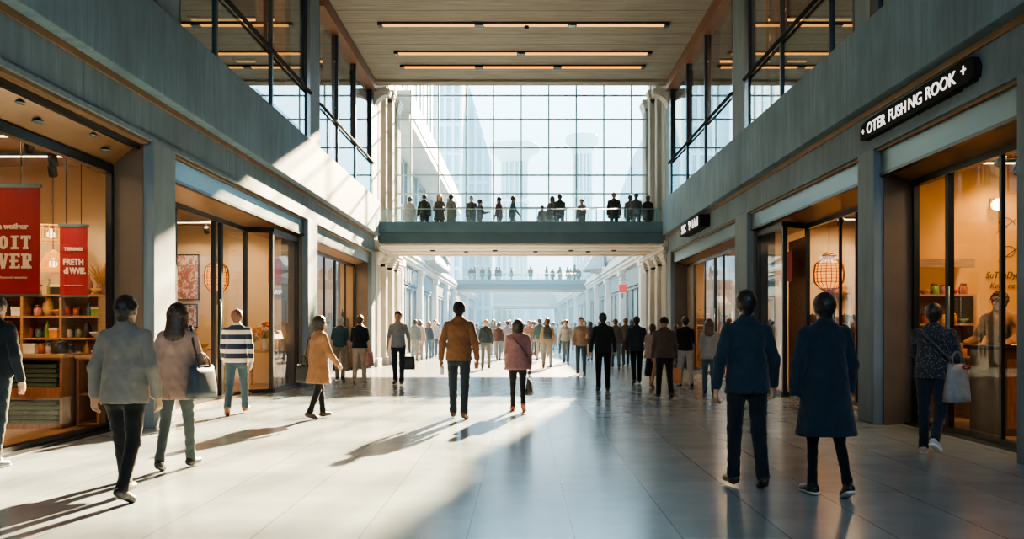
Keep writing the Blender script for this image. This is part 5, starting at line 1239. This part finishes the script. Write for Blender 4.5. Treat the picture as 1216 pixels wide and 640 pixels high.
# ------------------------------------------------------------------ daylight
SUN_AZ, SUN_EL = 12.0, 21.6
l = bpy.data.lights.new('sun', 'SUN'); l.energy = 330; l.color = (1, .66, .33); l.angle = R(.9)
o = bpy.data.objects.new('sun', l); COL.objects.link(o)
d = Vector((math.sin(R(SUN_AZ)) * math.cos(R(SUN_EL)), math.cos(R(SUN_AZ)) * math.cos(R(SUN_EL)), math.sin(R(SUN_EL))))
o.location = d * 60; o.rotation_euler = d.to_track_quat('Z', 'Y').to_euler()
wd = bpy.data.worlds.new('sky'); bpy.context.scene.world = wd; wd.use_nodes = True
n, lk = wd.node_tree.nodes, wd.node_tree.links
tc = n.new('ShaderNodeTexCoord'); sp = n.new('ShaderNodeSeparateXYZ'); lk.new(tc.outputs['Generated'], sp.inputs[0])
rp = n.new('ShaderNodeValToRGB'); rp.color_ramp.elements[0].position = 0; rp.color_ramp.elements[1].position = .7
rp.color_ramp.elements[0].color = (.84, 1, .95, 1); rp.color_ramp.elements[1].color = (.42, .68, .92, 1)
lk.new(sp.outputs['Z'], rp.inputs[0]); lk.new(rp.outputs[0], n['Background'].inputs[0]); n['Background'].inputs[1].default_value = 14

# ------------------------------------------------------------------ camera
cam = bpy.data.cameras.new('camera'); co = bpy.data.objects.new('camera', cam); COL.objects.link(co)
co.location = (0, 0, CH); co.rotation_euler = (R(90), 0, 0); cam.sensor_width = 36; cam.lens = 36 * F / 1216
cam.shift_x = -(CX - 608) / 1216; cam.shift_y = (CY - 320) / 1216; cam.clip_end = 400
sc = bpy.context.scene; sc.camera = co
sc.view_settings.view_transform = 'AgX'; sc.view_settings.look = 'AgX - Medium High Contrast'; sc.view_settings.exposure = -.55
sc.view_settings.use_white_balance = True; sc.view_settings.white_balance_temperature = 5700
cy = sc.cycles; cy.use_denoising = True; cy.max_bounces = 8; cy.diffuse_bounces = 4; cy.glossy_bounces = 4; cy.transparent_max_bounces = 40; cy.transmission_bounces = 4; cy.volume_bounces = 0
cy.sample_clamp_indirect = 6; cy.caustics_reflective = False; cy.caustics_refractive = False
# ------------------------------------------------------------------ people
def vox(Y): return .0085 if Y < 9.5 else .0105 if Y < 15 else .014 if Y < 24 else .019 if Y < 37 else .03
def dim(c, f=.80, g=.2):
    m = sum(c) / 3; return tuple((x * (1 - g) + m * g) * f for x in c)
def walker(px, foot, label, top_px=None, **k):
    """px, foot: where the photo shows the lower foot; the height follows from the head row"""
    Y = gY(foot); X = (px - CX) * Y / F
    if top_px is not None and 'H' not in k: k['H'] = (foot - top_px) * Y / F
    k.setdefault('h', vox(Y))
    for q in ('topc', 'botc'):
        if q in k: k[q] = dim(k[q])
    o, i = person((X, Y), k.pop('yaw', 0), **k)
    tag(o, label, 'person'); return o, i
BLK, NVY, JEAN, DJEAN = (.012, .013, .016), (.016, .026, .045), (.05, .085, .12), (.022, .034, .052)
# near left
o, i = walker(-7, 554, 'person in dark navy sweatshirt and jeans at the poster shop window, cut by the border', H=1.78, yaw=-8, legs='apart', arms='hang', top='sweater', topc=(.016, .024, .036), botc=(.02, .032, .048), shoec=(.10, .10, .11), solec=(.6, .6, .58), hair='short', hairc='dark', w=1.05)
t = empty('paper_cup', i['handR']); MB().lathe([(.026, -.05), (.034, .05), (.036, .052)], n=14).build('cup_body', pbr('cup_pink', (.5, .22, .22)), t, smooth=True); MB().lathe([(.037, .05), (.037, .062), (.03, .07), (0, .07)], n=14).build('lid', CREAM, t, smooth=True); tag(t, 'small pinkish paper cup held by the person at the shop window edge', 'cup')
walker(148, 594, 'man in loose pale grey jacket and black trousers walking away near the left shops', 354, yaw=-6, legs=((14, 4, 2), (-4, 20, -22)), arms='wide', top='jacket', hem=.475, topc=(.27, .235, .185), botc=BLK, shoec=BLK, hair='short', hairc='black', skin='tan', w=1.12, slim=.92)
o, i = walker(210, 557, 'woman in dusty pink coat and grey leggings with long dark hair', 362, yaw=0, sex='f', legs='step2', arms='swing', top='coat', hem=.425, topc=(.38, .235, .185), botc=(.075, .10, .11), shoec=BLK, hair='long', hairc='dark', slim=.86, w=1.05)
b = handbag('shoulder_bag', i['shR'] + Vector((.16, -.04, -.22)), R(75), (.022, .04, .065), (.40, .15, .32), .13, 'navy blue shoulder bag of the woman in the dusty pink coat', flare=.8); strap(b, [i['shR'] + Vector((.02, .10, .03)), i['shR'] + Vector((.03, 0, .055)), i['shR'] + Vector((.08, -.07, -.1)), i['shR'] + Vector((.14, -.08, -.32))], BLK)
walker(281, 492, 'person in navy and cream striped sweater and jeans passing the left lantern shop', 367, yaw=10, legs='stride2', arms='swing2', top='sweater', topc=(.022, .032, .07), pattern='stripes', botc=JEAN, shoec=(.22, .06, .03), hair='short', hairc='red', skin='fair', hem=.50, w=1.08)
o, i = walker(378, 497, 'woman in tan coat and black leggings striding to the right with a black bag', 376, yaw=-48, sex='f', legs='step', arms='swing', top='coat', hem=.345, topc=(.36, .155, .05), botc=BLK, shoec=(.05, .03, .025), hair='bob', hairc='dark', skin='tan', slim=.85, w=1.12)
b = handbag('shoulder_bag', i['shL'] + Vector((-.17, -.10, -.36)), R(-30), BLK, (.30, .12, .28), .14, 'black shoulder bag on the back of the striding woman in the tan coat'); strap(b, [i['shL'] + Vector((.06, -.02, .05)), i['shL'] + Vector((-.10, -.10, -.1)), i['shL'] + Vector((-.16, -.11, -.46))], BLK)
# left middle distance
walker(404, 452, 'grey-haired person in dark teal T-shirt and beige trousers beside the third left shop', 376, yaw=5, legs='step', arms='hang', top='tee', sleeves='short', topc=(.05, .10, .12), botc=(.38, .30, .22), hair='short', hairc='grey', skin='fair')
o, i = walker(427, 457, 'person in black top and cream trousers walking away, pale pink bag at the side', 375, yaw=0, sex='f', legs='step2', arms='bag', top='tee', sleeves='short', topc=(.014, .022, .03), botc=(.50, .40, .29), hair='short', hairc='brown', shoec=(.25, .17, .1), hem=.53, w=1.1)
b = handbag('handbag', i['handR'] + Vector((.04, 0, .16)), R(70), (.42, .20, .18), (.30, .12, .34), .12, 'pale pink tote bag of the person in black top and cream trousers')
o, i = walker(473, 457, 'man in grey polo shirt and dark jeans walking towards the viewer with a black bag', 370, yaw=180, legs='step', arms='wide', top='tee', sleeves='short', topc=(.24, .25, .29), botc=DJEAN, shoec=(.05, .05, .055), solec=(.45, .45, .44), hair='short', hairc='dark', skin='tan', hem=.51)
b = handbag('handbag', i['handL'] + Vector((0, 0, .02)), R(8), BLK, (.33, .12, .32), .14, 'black holdall carried by the man in the grey polo shirt')
o, i = walker(545, 497, 'man in rust orange jacket and dark jeans walking away at the centre of the hall', 359, yaw=-3, legs=((9, 4, 4), (-7, 10, -12)), arms='wide', top='jacket', hem=.495, topc=(.215, .088, .028), botc=DJEAN, shoec=(.13, .05, .03), hair='beanie', hairc='black', skin='brown', w=1.06, h=.0095)
t = empty('paper_cup', i['handR']); MB().lathe([(.03, -.05), (.038, .05), (.04, .052)], n=14).build('cup_body', pbr('cup_red', (.4, .05, .03)), t, smooth=True); MB().lathe([(.041, .05), (.041, .064), (.03, .07), (0, .07)], n=14).build('lid', CREAM, t, smooth=True); tag(t, 'small red paper cup with pale lid held by the man in the rust jacket', 'cup')
t = empty('water_bottle', i['handL'] + Vector((0, 0, -.05))); MB().lathe([(.03, -.09), (.034, -.08), (.034, .04), (.015, .08)], n=14).build('bottle_body', pbr('bottle_clear', (.5, .5, .5), rough=.15), t, smooth=True); MB().lathe([(.018, .08), (.018, .105), (0, .105)], n=12).build('cap', BLK and BLACK, t); tag(t, 'grey drinking bottle in the other hand of the rust jacket man', 'bottle')
walker(577, 438, 'fair-haired person in dark blue jacket and grey trousers walking behind the rust jacket man', 380, yaw=-4, legs='step2', arms='hang', top='jacket', topc=(.05, .075, .095), botc=(.16, .16, .16), hair='short', hairc='blond', skin='fair', hem=.53)
o, i = walker(615, 488, 'woman in dusty rose jacket and black leggings with a thin crossbody strap', 380, yaw=2, sex='f', legs=((5, 3, 2), (-3, 30, -30)), arms='bag', top='coat', hem=.455, topc=(.26, .135, .15), botc=BLK, shoec=(.26, .08, .05), hair='bob', hairc='black', skin='tan', slim=.82, w=1.16, h=.0095)
b = handbag('handbag', i['handR'] + Vector((.01, 0, .0)), R(80), (.03, .032, .036), (.30, .12, .27), .15, 'black handbag hanging from the hand of the woman in the rose jacket')
t_ = i['T']; b = handbag('crossbody_pouch', t_(.215, .03, 1.12), R(80), BLK, (.20, .08, .15), .08, 'small black crossbody pouch at the hip of the woman in the rose jacket'); strap(b, [t_(-.125, .02, 1.475), t_(-.12, -.06, 1.46), t_(-.05, -.145, 1.36), t_(.06, -.155, 1.24), t_(.15, -.135, 1.10), t_(.21, -.04, 1.0)], BLK, .010)
# right middle distance
walker(716, 464, 'man in black sweater and black trousers walking away, alone in the right half', 372, yaw=0, legs=((4, 2, 0), (-3, 4, 0)), arms='wide', top='sweater', topc=(.014, .018, .025), botc=(.010, .011, .014), hair='short', hairc='black', skin='tan', hem=.50, w=1.08)
walker(690, 444, 'bearded person in tan and grey top and blue jeans walking towards the viewer', 377, yaw=176, legs='step2', arms='hold', top='sweater', topc=(.34, .21, .15), botc=JEAN, hair='short', hairc='brown', skin='fair', hem=.50)
walker(672, 431, 'person in light grey sweater and slate trousers in front of the haze', 380, yaw=170, legs='step', arms='pocket', top='sweater', topc=(.34, .33, .31), botc=(.13, .16, .18), hair='short', hairc='dark')
o, i = walker(650, 437, 'person in ochre shirt and pale trousers wearing a dark backpack', 378, yaw=-12, legs='step2', arms='hang', top='jacket', topc=(.40, .26, .14), botc=(.28, .27, .25), hair='bun', hairc='brown', hem=.52)
def backpack(i, col, label, dx=0.0):
    t_ = i['T']; p = t_(dx, -.25, 1.02); t = empty('backpack', p, R(i['yaw'])); m = MB(); vs, fs = [], []
    for q, (z, ww, dd) in enumerate(((0, .12, .07), (.03, .15, .09), (.25, .155, .095), (.40, .13, .08), (.46, .08, .05))):
        for k in range(14): a = 2 * math.pi * k / 14; c, s_ = math.cos(a), math.sin(a); vs.append((ww * math.copysign(abs(c) ** .6, c), dd * math.copysign(abs(s_) ** .6, s_), z))
    for q in range(4): fs += [(q * 14 + k, q * 14 + (k + 1) % 14, (q + 1) * 14 + (k + 1) % 14, (q + 1) * 14 + k) for k in range(14)]
    m.add(vs, fs + [tuple(range(13, -1, -1)), tuple(56 + k for k in range(14))]); mt = pbr('bag_%d_%d_%d' % tuple(int(c * 99) for c in col), col, rough=.6)
    m.build('bag_body', mt, t, smooth=True); MB().box(-.10, .10, -.13, -.085, .05, .2).build('front_pocket', mt, t, bevel=.02)
    for sx in (-.1, .1): MB().tube([(sx, .08, .08), (sx * 1.2, .14, .15), (sx * 1.1, .22, .42), (sx * .9, .12, .48), (sx * .8, .06, .42)], .014, 6).build('strap', mt, t, smooth=True)
    return tag(t, label, 'backpack')
backpack(i, (.03, .045, .05), 'dark backpack worn by the person in the ochre shirt', .05)
walker(731, 437, 'person in dark grey coat mostly behind the man in the black sweater', 379, yaw=0, legs='step', arms='hang', top='coat', hem=.5, topc=(.09, .095, .10), botc=(.10, .14, .18), hair='short', hairc='dark')
walker(743, 434, 'person in brown-grey jacket further along the right wall', 378, yaw=0, legs='step2', arms='hang', top='jacket', topc=(.11, .095, .085), botc=(.06, .065, .07), hair='short', hairc='brown')
walker(756, 456, 'man in slate blue sweater and black trousers walking away along the right wall', 376, yaw=3, legs='step2', arms='wide', top='sweater', topc=(.03, .042, .062), botc=BLK, hair='short', hairc='black', skin='tan', hem=.49, w=1.12)
o, i = walker(774, 461, 'woman in beige coat and long black skirt leaning forward beside the brown jacket man', 388, yaw=-25, sex='f', legs='stride', arms='hold', lean=7, top='coat', hem=.47, topc=(.36, .27, .235), bottom='skirt', botc=(.016, .018, .02), hair='tail', hairc='dark', H=1.52, shoec=(.2, .08, .06))
o, i = walker(789, 473, 'man in dark brown jacket and black trousers walking away with a paper bag', 377, yaw=4, legs='step', arms='bag', top='jacket', topc=(.075, .055, .045), botc=BLK, hair='cap', hairc='black', skin='brown', hem=.50, w=1.16)
def paper_bag(p, col, label):
    t = empty('paper_bag', p); MB().add([(-.12, -.06, -.42), (.12, -.06, -.42), (.12, .06, -.42), (-.12, .06, -.42), (-.13, -.045, -.12), (.13, -.045, -.12), (.13, .045, -.12), (-.13, .045, -.12)], [(0, 3, 2, 1), (0, 1, 5, 4), (1, 2, 6, 5), (2, 3, 7, 6), (3, 0, 4, 7)]).build('bag_body', pbr('paper_%d' % int(col[0] * 99), col, rough=.8), t)
    for sy in (-.045, .045): MB().tube([(-.06, sy, -.12), (-.05, sy * .5, -.03), (0, 0, 0), (.05, sy * .5, -.03), (.06, sy, -.12)], .006, 5).build('handle', pbr('twine', (.4, .3, .2)), t)
    return tag(t, label, 'bag')
paper_bag(i['handR'], (.55, .22, .07), 'orange-brown paper bag carried by the man in the dark brown jacket')
walker(814, 461, 'man in black T-shirt and light grey trousers near the right third shop', 376, yaw=3, legs='step', arms='hold2', top='tee', sleeves='short', topc=(.012, .014, .02), botc=(.42, .40, .39), hair='short', hairc='black', skin='tan', hem=.52, w=1.06)
walker(842, 469, 'woman in grey top and jeans with long brown hair beside the right third shop', 380, yaw=-10, sex='f', legs=((3, 3, 0), (-4, 22, -26)), arms='hold', top='sweater', topc=(.32, .31, .32), botc=(.07, .12, .16), hair='long', hairc='brown', skin='fair', hem=.47, w=1.05, shoec=BLK)
o, i = walker(803, 447, 'small figure in red top half hidden behind the man in dark brown jacket', 386, yaw=0, legs='step', arms='hang', top='tee', sleeves='short', topc=(.4, .03, .02), botc=(.2, .17, .15), hair='short', hairc='dark')
# near right
walker(887, 579, 'man in navy suit jacket and dark trousers walking away, right foreground', 348, yaw=3, legs=((7, 3, 2), (-4, 12, -14)), arms=((-5, 17, 12), (4, 18, 16)), top='suit', hem=.475, topc=(.026, .048, .068), botc=(.02, .026, .036), shoec=(.03, .02, .016), hair='short', hairc='black', skin='tan', w=1.05, head=(-4, 0))
walker(980, 588, 'person in long dark navy overcoat and black stockings walking away at the right', 350, yaw=4, legs=((5, 4, 0), (-8, 16, -20)), arms=((-3, 15, 12), (6, 16, 16)), top='coat', hem=.295, topc=(.021, .038, .058), botc=BLK, slim=.72, shoec=(.016, .015, .016), solec=(.62, .60, .58), hair='short', hairc='black', skin='tan', w=1.08)
o, i = walker(1108, 539, 'person in speckled dark sweater and jeans looking into the ochre shop window', 361, yaw=-38, legs=((0, 2, 0), (-14, 30, -24)), arms=((34, 14, 62), (12, 12, 40)), lean=4, top='sweater', hem=.50, topc=(.045, .05, .062), pattern='speckle', botc=DJEAN, shoec=(.42, .42, .42), solec=(.7, .7, .7), hair='short', hairc='dark', skin='brown', w=1.14, slim=.95)
t_ = i['T']; b = handbag('tote_bag', t_(.26, -.06, 1.20), R(15), (.26, .25, .25), (.34, .13, .42), .14, 'grey canvas tote bag slung from the person in the speckled sweater', flare=.62); strap(b, [t_(-.13, .03, 1.47), t_(-.125, -.05, 1.47), t_(-.04, -.15, 1.36), t_(.10, -.165, 1.22), t_(.22, -.12, 1.08)], (.06, .06, .07), .014)
t = empty('ribbon_tag', t_(.33, -.14, 1.02)); MB().tube([(0, 0, 0), (.05, -.02, .02), (.10, .0, .0), (.07, .01, -.02), (.02, 0, -.01)], .010, 6).build('ribbon', RED, t, smooth=True); tag(t, 'small red ribbon tied to the grey tote bag', 'ribbon')
# behind the glass
o, i = person((6.75, 17.0), 90, H=1.66, legs='stand', arms='hold', top='jacket', topc=(.14, .08, .05), botc=(.06, .04, .03), hair='short', hairc='dark', h=.014, ground=.025); tag(o, 'shopper in brown jacket standing behind the right lantern shop glass', 'person')
o, i = person((6.86, 11.95), 118, H=1.93, legs='stand', arms=((30, 16, 50), (26, 18, 58)), lean=10, top='puffer', topc=(.34, .16, .06), botc=(.08, .05, .03), hair='curly', hairc='brown', skin='tan', h=.0105, w=1.2, ground=.025); tag(o, 'person in quilted brown jacket and glasses leaning over the service counter', 'person')
hd = i['head']; m = MB()
for sx in (-1, 1):
    m.tube([tuple(hd(sx * .033 + .026 * math.cos(R(a)), .098, 1.648 + .022 * math.sin(R(a)))) for a in range(0, 360, 30)], .003, 5, closed=True); m.tube([tuple(hd(sx * .059, .098, 1.652)), tuple(hd(sx * .084, .0, 1.65))], .003, 5)
m.tube([tuple(hd(-.008, .10, 1.652)), tuple(hd(.008, .10, 1.652))], .003, 5); m.build('glasses', BLACK, o)
# ------------------------------------------------------------------ people on the footbridges
def on_bridge(px, head_px, Y, label, **k):
    X = (px - CX) * Y / F; z = 4.93; H = CH + (CY - head_px) * Y / F - z
    k.setdefault('h', .02 if Y < 50 else .03)
    o, i = person((X, Y), k.pop('yaw', 0), H=H, ground=z, **k); tag(o, label, 'person'); return o, i
GR = lambda v: (v, v * 1.05, v * 1.1)
for a in (
    (487, 234, 33.6, 'person in pale grey coat, first from the left on the footbridge', dict(yaw=30, legs='step', arms='hang', top='coat', hem=.36, topc=GR(.30), botc=GR(.18))),
    (504, 231, 32.6, 'broad person in dark jacket, second from the left on the footbridge', dict(yaw=20, legs='apart', arms='hang', top='jacket', topc=GR(.04), botc=GR(.03), w=1.15)),
    (522, 231, 33.4, 'person in dark flared coat, third from the left on the footbridge', dict(yaw=180, sex='f', legs='stand', arms='fold', top='coat', hem=.42, topc=GR(.06), botc=GR(.04), hair='long')),
    (535.5, 231, 32.8, 'person in grey overcoat, fourth from the left on the footbridge', dict(yaw=-30, legs='step2', arms='bag', top='coat', hem=.34, topc=GR(.14), botc=GR(.08))),
    (560, 233, 32.9, 'person in dark grey padded coat, fifth from the left on the footbridge', dict(yaw=180, legs='stand', arms='hold', top='puffer', hem=.40, topc=GR(.08), botc=GR(.05))),
    (569.5, 237, 33.5, 'shorter person carrying something, sixth from the left on the footbridge', dict(yaw=-60, legs='step', arms='fold', top='jacket', topc=GR(.06), botc=GR(.05))),
    (593, 234, 33.0, 'person in dark red jacket with a backpack, seventh from the left on the footbridge', dict(yaw=60, legs='step2', arms='hang', top='jacket', topc=(.12, .045, .045), botc=GR(.05))),
    (609, 232.5, 32.7, 'person in teal jacket striding, eighth from the left on the footbridge', dict(yaw=-80, legs='stride', arms='swing', top='jacket', topc=(.05, .09, .10), botc=GR(.04))),
    (644, 244, 33.6, 'small child standing alone on the footbridge', dict(yaw=0, legs='stand', arms='hang', top='jacket', topc=GR(.10), botc=GR(.08))),
    (656, 233, 33.3, 'person in dark coat arm in arm with a taller companion on the footbridge', dict(yaw=0, sex='f', legs='stand', arms='hang', top='coat', hem=.42, topc=GR(.07), botc=GR(.05), hair='bob')),
    (665, 230.5, 32.7, 'tall person in dark jacket beside a companion on the footbridge', dict(yaw=20, legs='apart', arms='hold2', top='jacket', topc=GR(.05), botc=GR(.04), w=1.1)),
    (691, 236.5, 33.1, 'person with a pale bundle and walking stick on the footbridge', dict(yaw=150, legs='stand', arms='hold', top='jacket', topc=GR(.09), botc=GR(.06), hair='cap')),
    (729, 229, 32.5, 'tall broad person in dark coat, fourth from the right on the footbridge', dict(yaw=175, legs='apart', arms='hang', top='coat', hem=.42, topc=GR(.04), botc=GR(.04), w=1.15)),
    (748.5, 231.5, 33.3, 'person in dark coat, third from the right on the footbridge', dict(yaw=0, legs='stand', arms='bag', top='coat', hem=.45, topc=GR(.08), botc=GR(.06))),
    (755.5, 229.5, 32.8, 'person in dark grey jacket, second from the right on the footbridge', dict(yaw=0, legs='step', arms='hang', top='jacket', topc=GR(.10), botc=GR(.06))),
    (769.5, 232.5, 32.6, 'person in black coat, first from the right on the footbridge', dict(yaw=10, legs='step2', arms='hang', top='coat', hem=.40, topc=GR(.03), botc=GR(.03), hair='curly')),
): on_bridge(a[0], a[1], a[2], a[3], **a[4])
t = empty('walking_stick', (2.25, 32.95, 4.935)); MB().tube([(-.22, 0, 0), (.0, 0, .82), (.03, 0, .90), (.09, 0, .90)], .014, 6).build('stick', BLACK, t, smooth=True); tag(t, 'thin walking stick beside the person with the pale bundle', 'stick')
for n_, a in enumerate(((559, 320, 68.6), (563.5, 318.5, 69.2), (573, 319.5, 68.7), (581, 319.5, 69.0), (589.5, 319, 68.6), (593, 320, 69.6), (607.5, 320, 68.7), (630, 318.5, 68.6), (649, 318.5, 68.8), (656, 321, 69.4), (665, 319, 68.7), (674, 319.5, 68.9), (677.5, 321, 69.4), (682.5, 316.5, 68.6), (687, 321, 69.2))):
    on_bridge(a[0], a[1] - 2.5, a[2], 'hazy silhouette on the distant second footbridge, %s from the left' % ORD[n_] , yaw=(n_ * 77) % 360, legs=('stand', 'apart', 'step')[n_ % 3], arms=('hang', 'fold', 'bag')[n_ % 3], top=('coat', 'jacket')[n_ % 2], hem=.45, topc=GR(.015 + .01 * (n_ % 4)), botc=GR(.015), w=1.3, sex='mf'[n_ % 2], hair=('short', 'long', 'bob')[n_ % 3])
# ------------------------------------------------------------------ distant walkers
far = (  # foot px x, depth, colour word, colour, trousers word, colour, kind
 (493, 35.0, 'slate', (.10, .13, .16), 'grey', (.17, .18, .19), 'jacket'), (509, 38.0, 'dark navy', (.035, .05, .08), 'blue', (.07, .12, .17), 'jacket'),
 (516, 39.5, 'grey', (.22, .22, .22), 'dark blue', (.05, .08, .12), 'jacket'), (520, 41.5, 'beige', (.36, .28, .22), 'grey', (.17, .18, .19), 'coat'),
 (500, 44.0, 'pale green', (.26, .30, .26), 'beige', (.36, .30, .24), 'tee'), (498, 36.5, 'taupe', (.26, .21, .17), 'taupe', (.24, .20, .17), 'coat'))
crowd = []
cols = {'rust': (.34, .16, .08), 'charcoal': (.07, .08, .09), 'tan': (.36, .27, .19), 'navy': (.04, .06, .10), 'white': (.5, .5, .48), 'olive': (.15, .16, .10), 'maroon': (.12, .06, .058), 'teal': (.07, .17, .19), 'grey': (.22, .23, .24)}
bots = {'black': (.03, .03, .035), 'blue': (.07, .12, .18), 'grey': (.20, .21, .22), 'beige': (.36, .30, .23)}
combo = [(a, b) for b in bots for a in cols]; rr = random.Random(11); rr.shuffle(combo)
slots = [(586, 42), (592, 36), (598, 47), (603, 39), (609, 52), (600, 58), (622, 45), (628, 37.5), (634, 41), (637, 55), (641, 35.5), (645, 48), (615, 60), (607, 66), (590, 62), (621, 72), (630, 63), (641, 70), (657, 52), (662, 61), (668, 44), (678, 50), (683, 58), (694, 40), (701, 36), (699, 47), (707, 55), (712, 42), (722, 46), (580, 52), (572, 60), (566, 48), (649, 78), (612, 84), (596, 76)]
combo = combo + [(a, b) for a in ('brown', 'slate', 'stone') for b in bots] + [(a, b) for a in ('plum', 'moss', 'sand', 'sky blue', 'black', 'cream') for b in ('black', 'grey', 'blue')]
cols.update({'brown': (.15, .09, .06), 'slate': (.11, .14, .16), 'stone': (.30, .27, .23), 'plum': (.12, .06, .10), 'moss': (.12, .15, .07), 'sand': (.38, .31, .22), 'sky blue': (.22, .32, .40), 'black': (.02, .02, .025), 'cream': (.45, .41, .34)})
slots += [(605, 43.5), (611.5, 40), (601, 51), (594, 54), (606.5, 56), (613, 48.5), (625, 51), (618, 56), (631, 47), (638.5, 45), (643.5, 57), (634.5, 61), (648, 40.5), (653.5, 64), (658, 68), (666, 66), (589, 49), (583, 57), (577, 66), (616.5, 68), (688, 64), (674, 70), (717, 52), (728, 40), (736, 43), (750, 39), (762, 38.5), (705, 62), (628, 80), (640, 86)]
for n_, (px, Y) in enumerate(slots):
    a, b = combo[n_]; crowd.append((px, Y, a, dim(cols[a], .75, .35), b, dim(bots[b], .8, .3), ('coat', 'jacket', 'sweater', 'jacket')[n_ % 4]))
PROTO = {}
LG = ('step', 'step2', 'stride', 'apart'); AR = ('hang', 'bag', 'wide', 'hold')
def far_person(X, Y, a, ca, b, cb, kind, n_, label):
    v = (kind, n_ % 3)
    first = v not in PROTO
    if first:
        o, i = person((X, Y), 0, H=1.74, sex='mf'[n_ % 2] if kind != 'tee' else 'm', legs=LG[n_ % 4], arms=AR[(n_ // 2) % 4], top=kind, sleeves='short' if kind == 'tee' else 'long', hem=.42 if kind == 'coat' else .51, hair=('short', 'bob', 'short', 'long')[n_ % 4] if n_ % 2 else 'short', hairc=('dark', 'brown', 'black')[n_ % 3], h=.028); PROTO[v] = o
    else: o = copy_tree(PROTO[v])
    o.location = (X, Y, 0); o.rotation_euler = (0, 0, R((0, 8, 180, -10, 172, 5, -25)[n_ % 7])); sc_ = (1.0, .96, 1.03, .93, .99)[n_ % 5]; o.scale = (sc_,) * 3
    for ch in o.children:
        nm = ch.name.split('.')[0]
        if nm in ('coat', 'jacket', 'sweater', 't_shirt', 'trousers'):
            ch.material_slots[0].link = 'OBJECT'; ch.material_slots[0].material = cloth(cb if nm == 'trousers' else ca)
    tag(o, label, 'person', 'walkers deep in the street')
KW = {'coat': 'coat', 'jacket': 'jacket', 'sweater': 'sweater', 'tee': 'T-shirt'}
for n_, (px, Y, a, ca, b, cb, kd) in enumerate(far): far_person((px - CX) * Y / F, Y, a, ca, b, cb, kd, n_, 'distant walker in %s %s and %s trousers by the left street shopfronts' % (a, KW[kd], b))
for n_, (px, Y, a, ca, b, cb, kd) in enumerate(crowd): far_person((px - CX) * Y / F, Y, a, ca, b, cb, kd, n_ + 2, 'distant walker in %s %s and %s trousers in the hazy crowd' % (a, KW[kd], b))
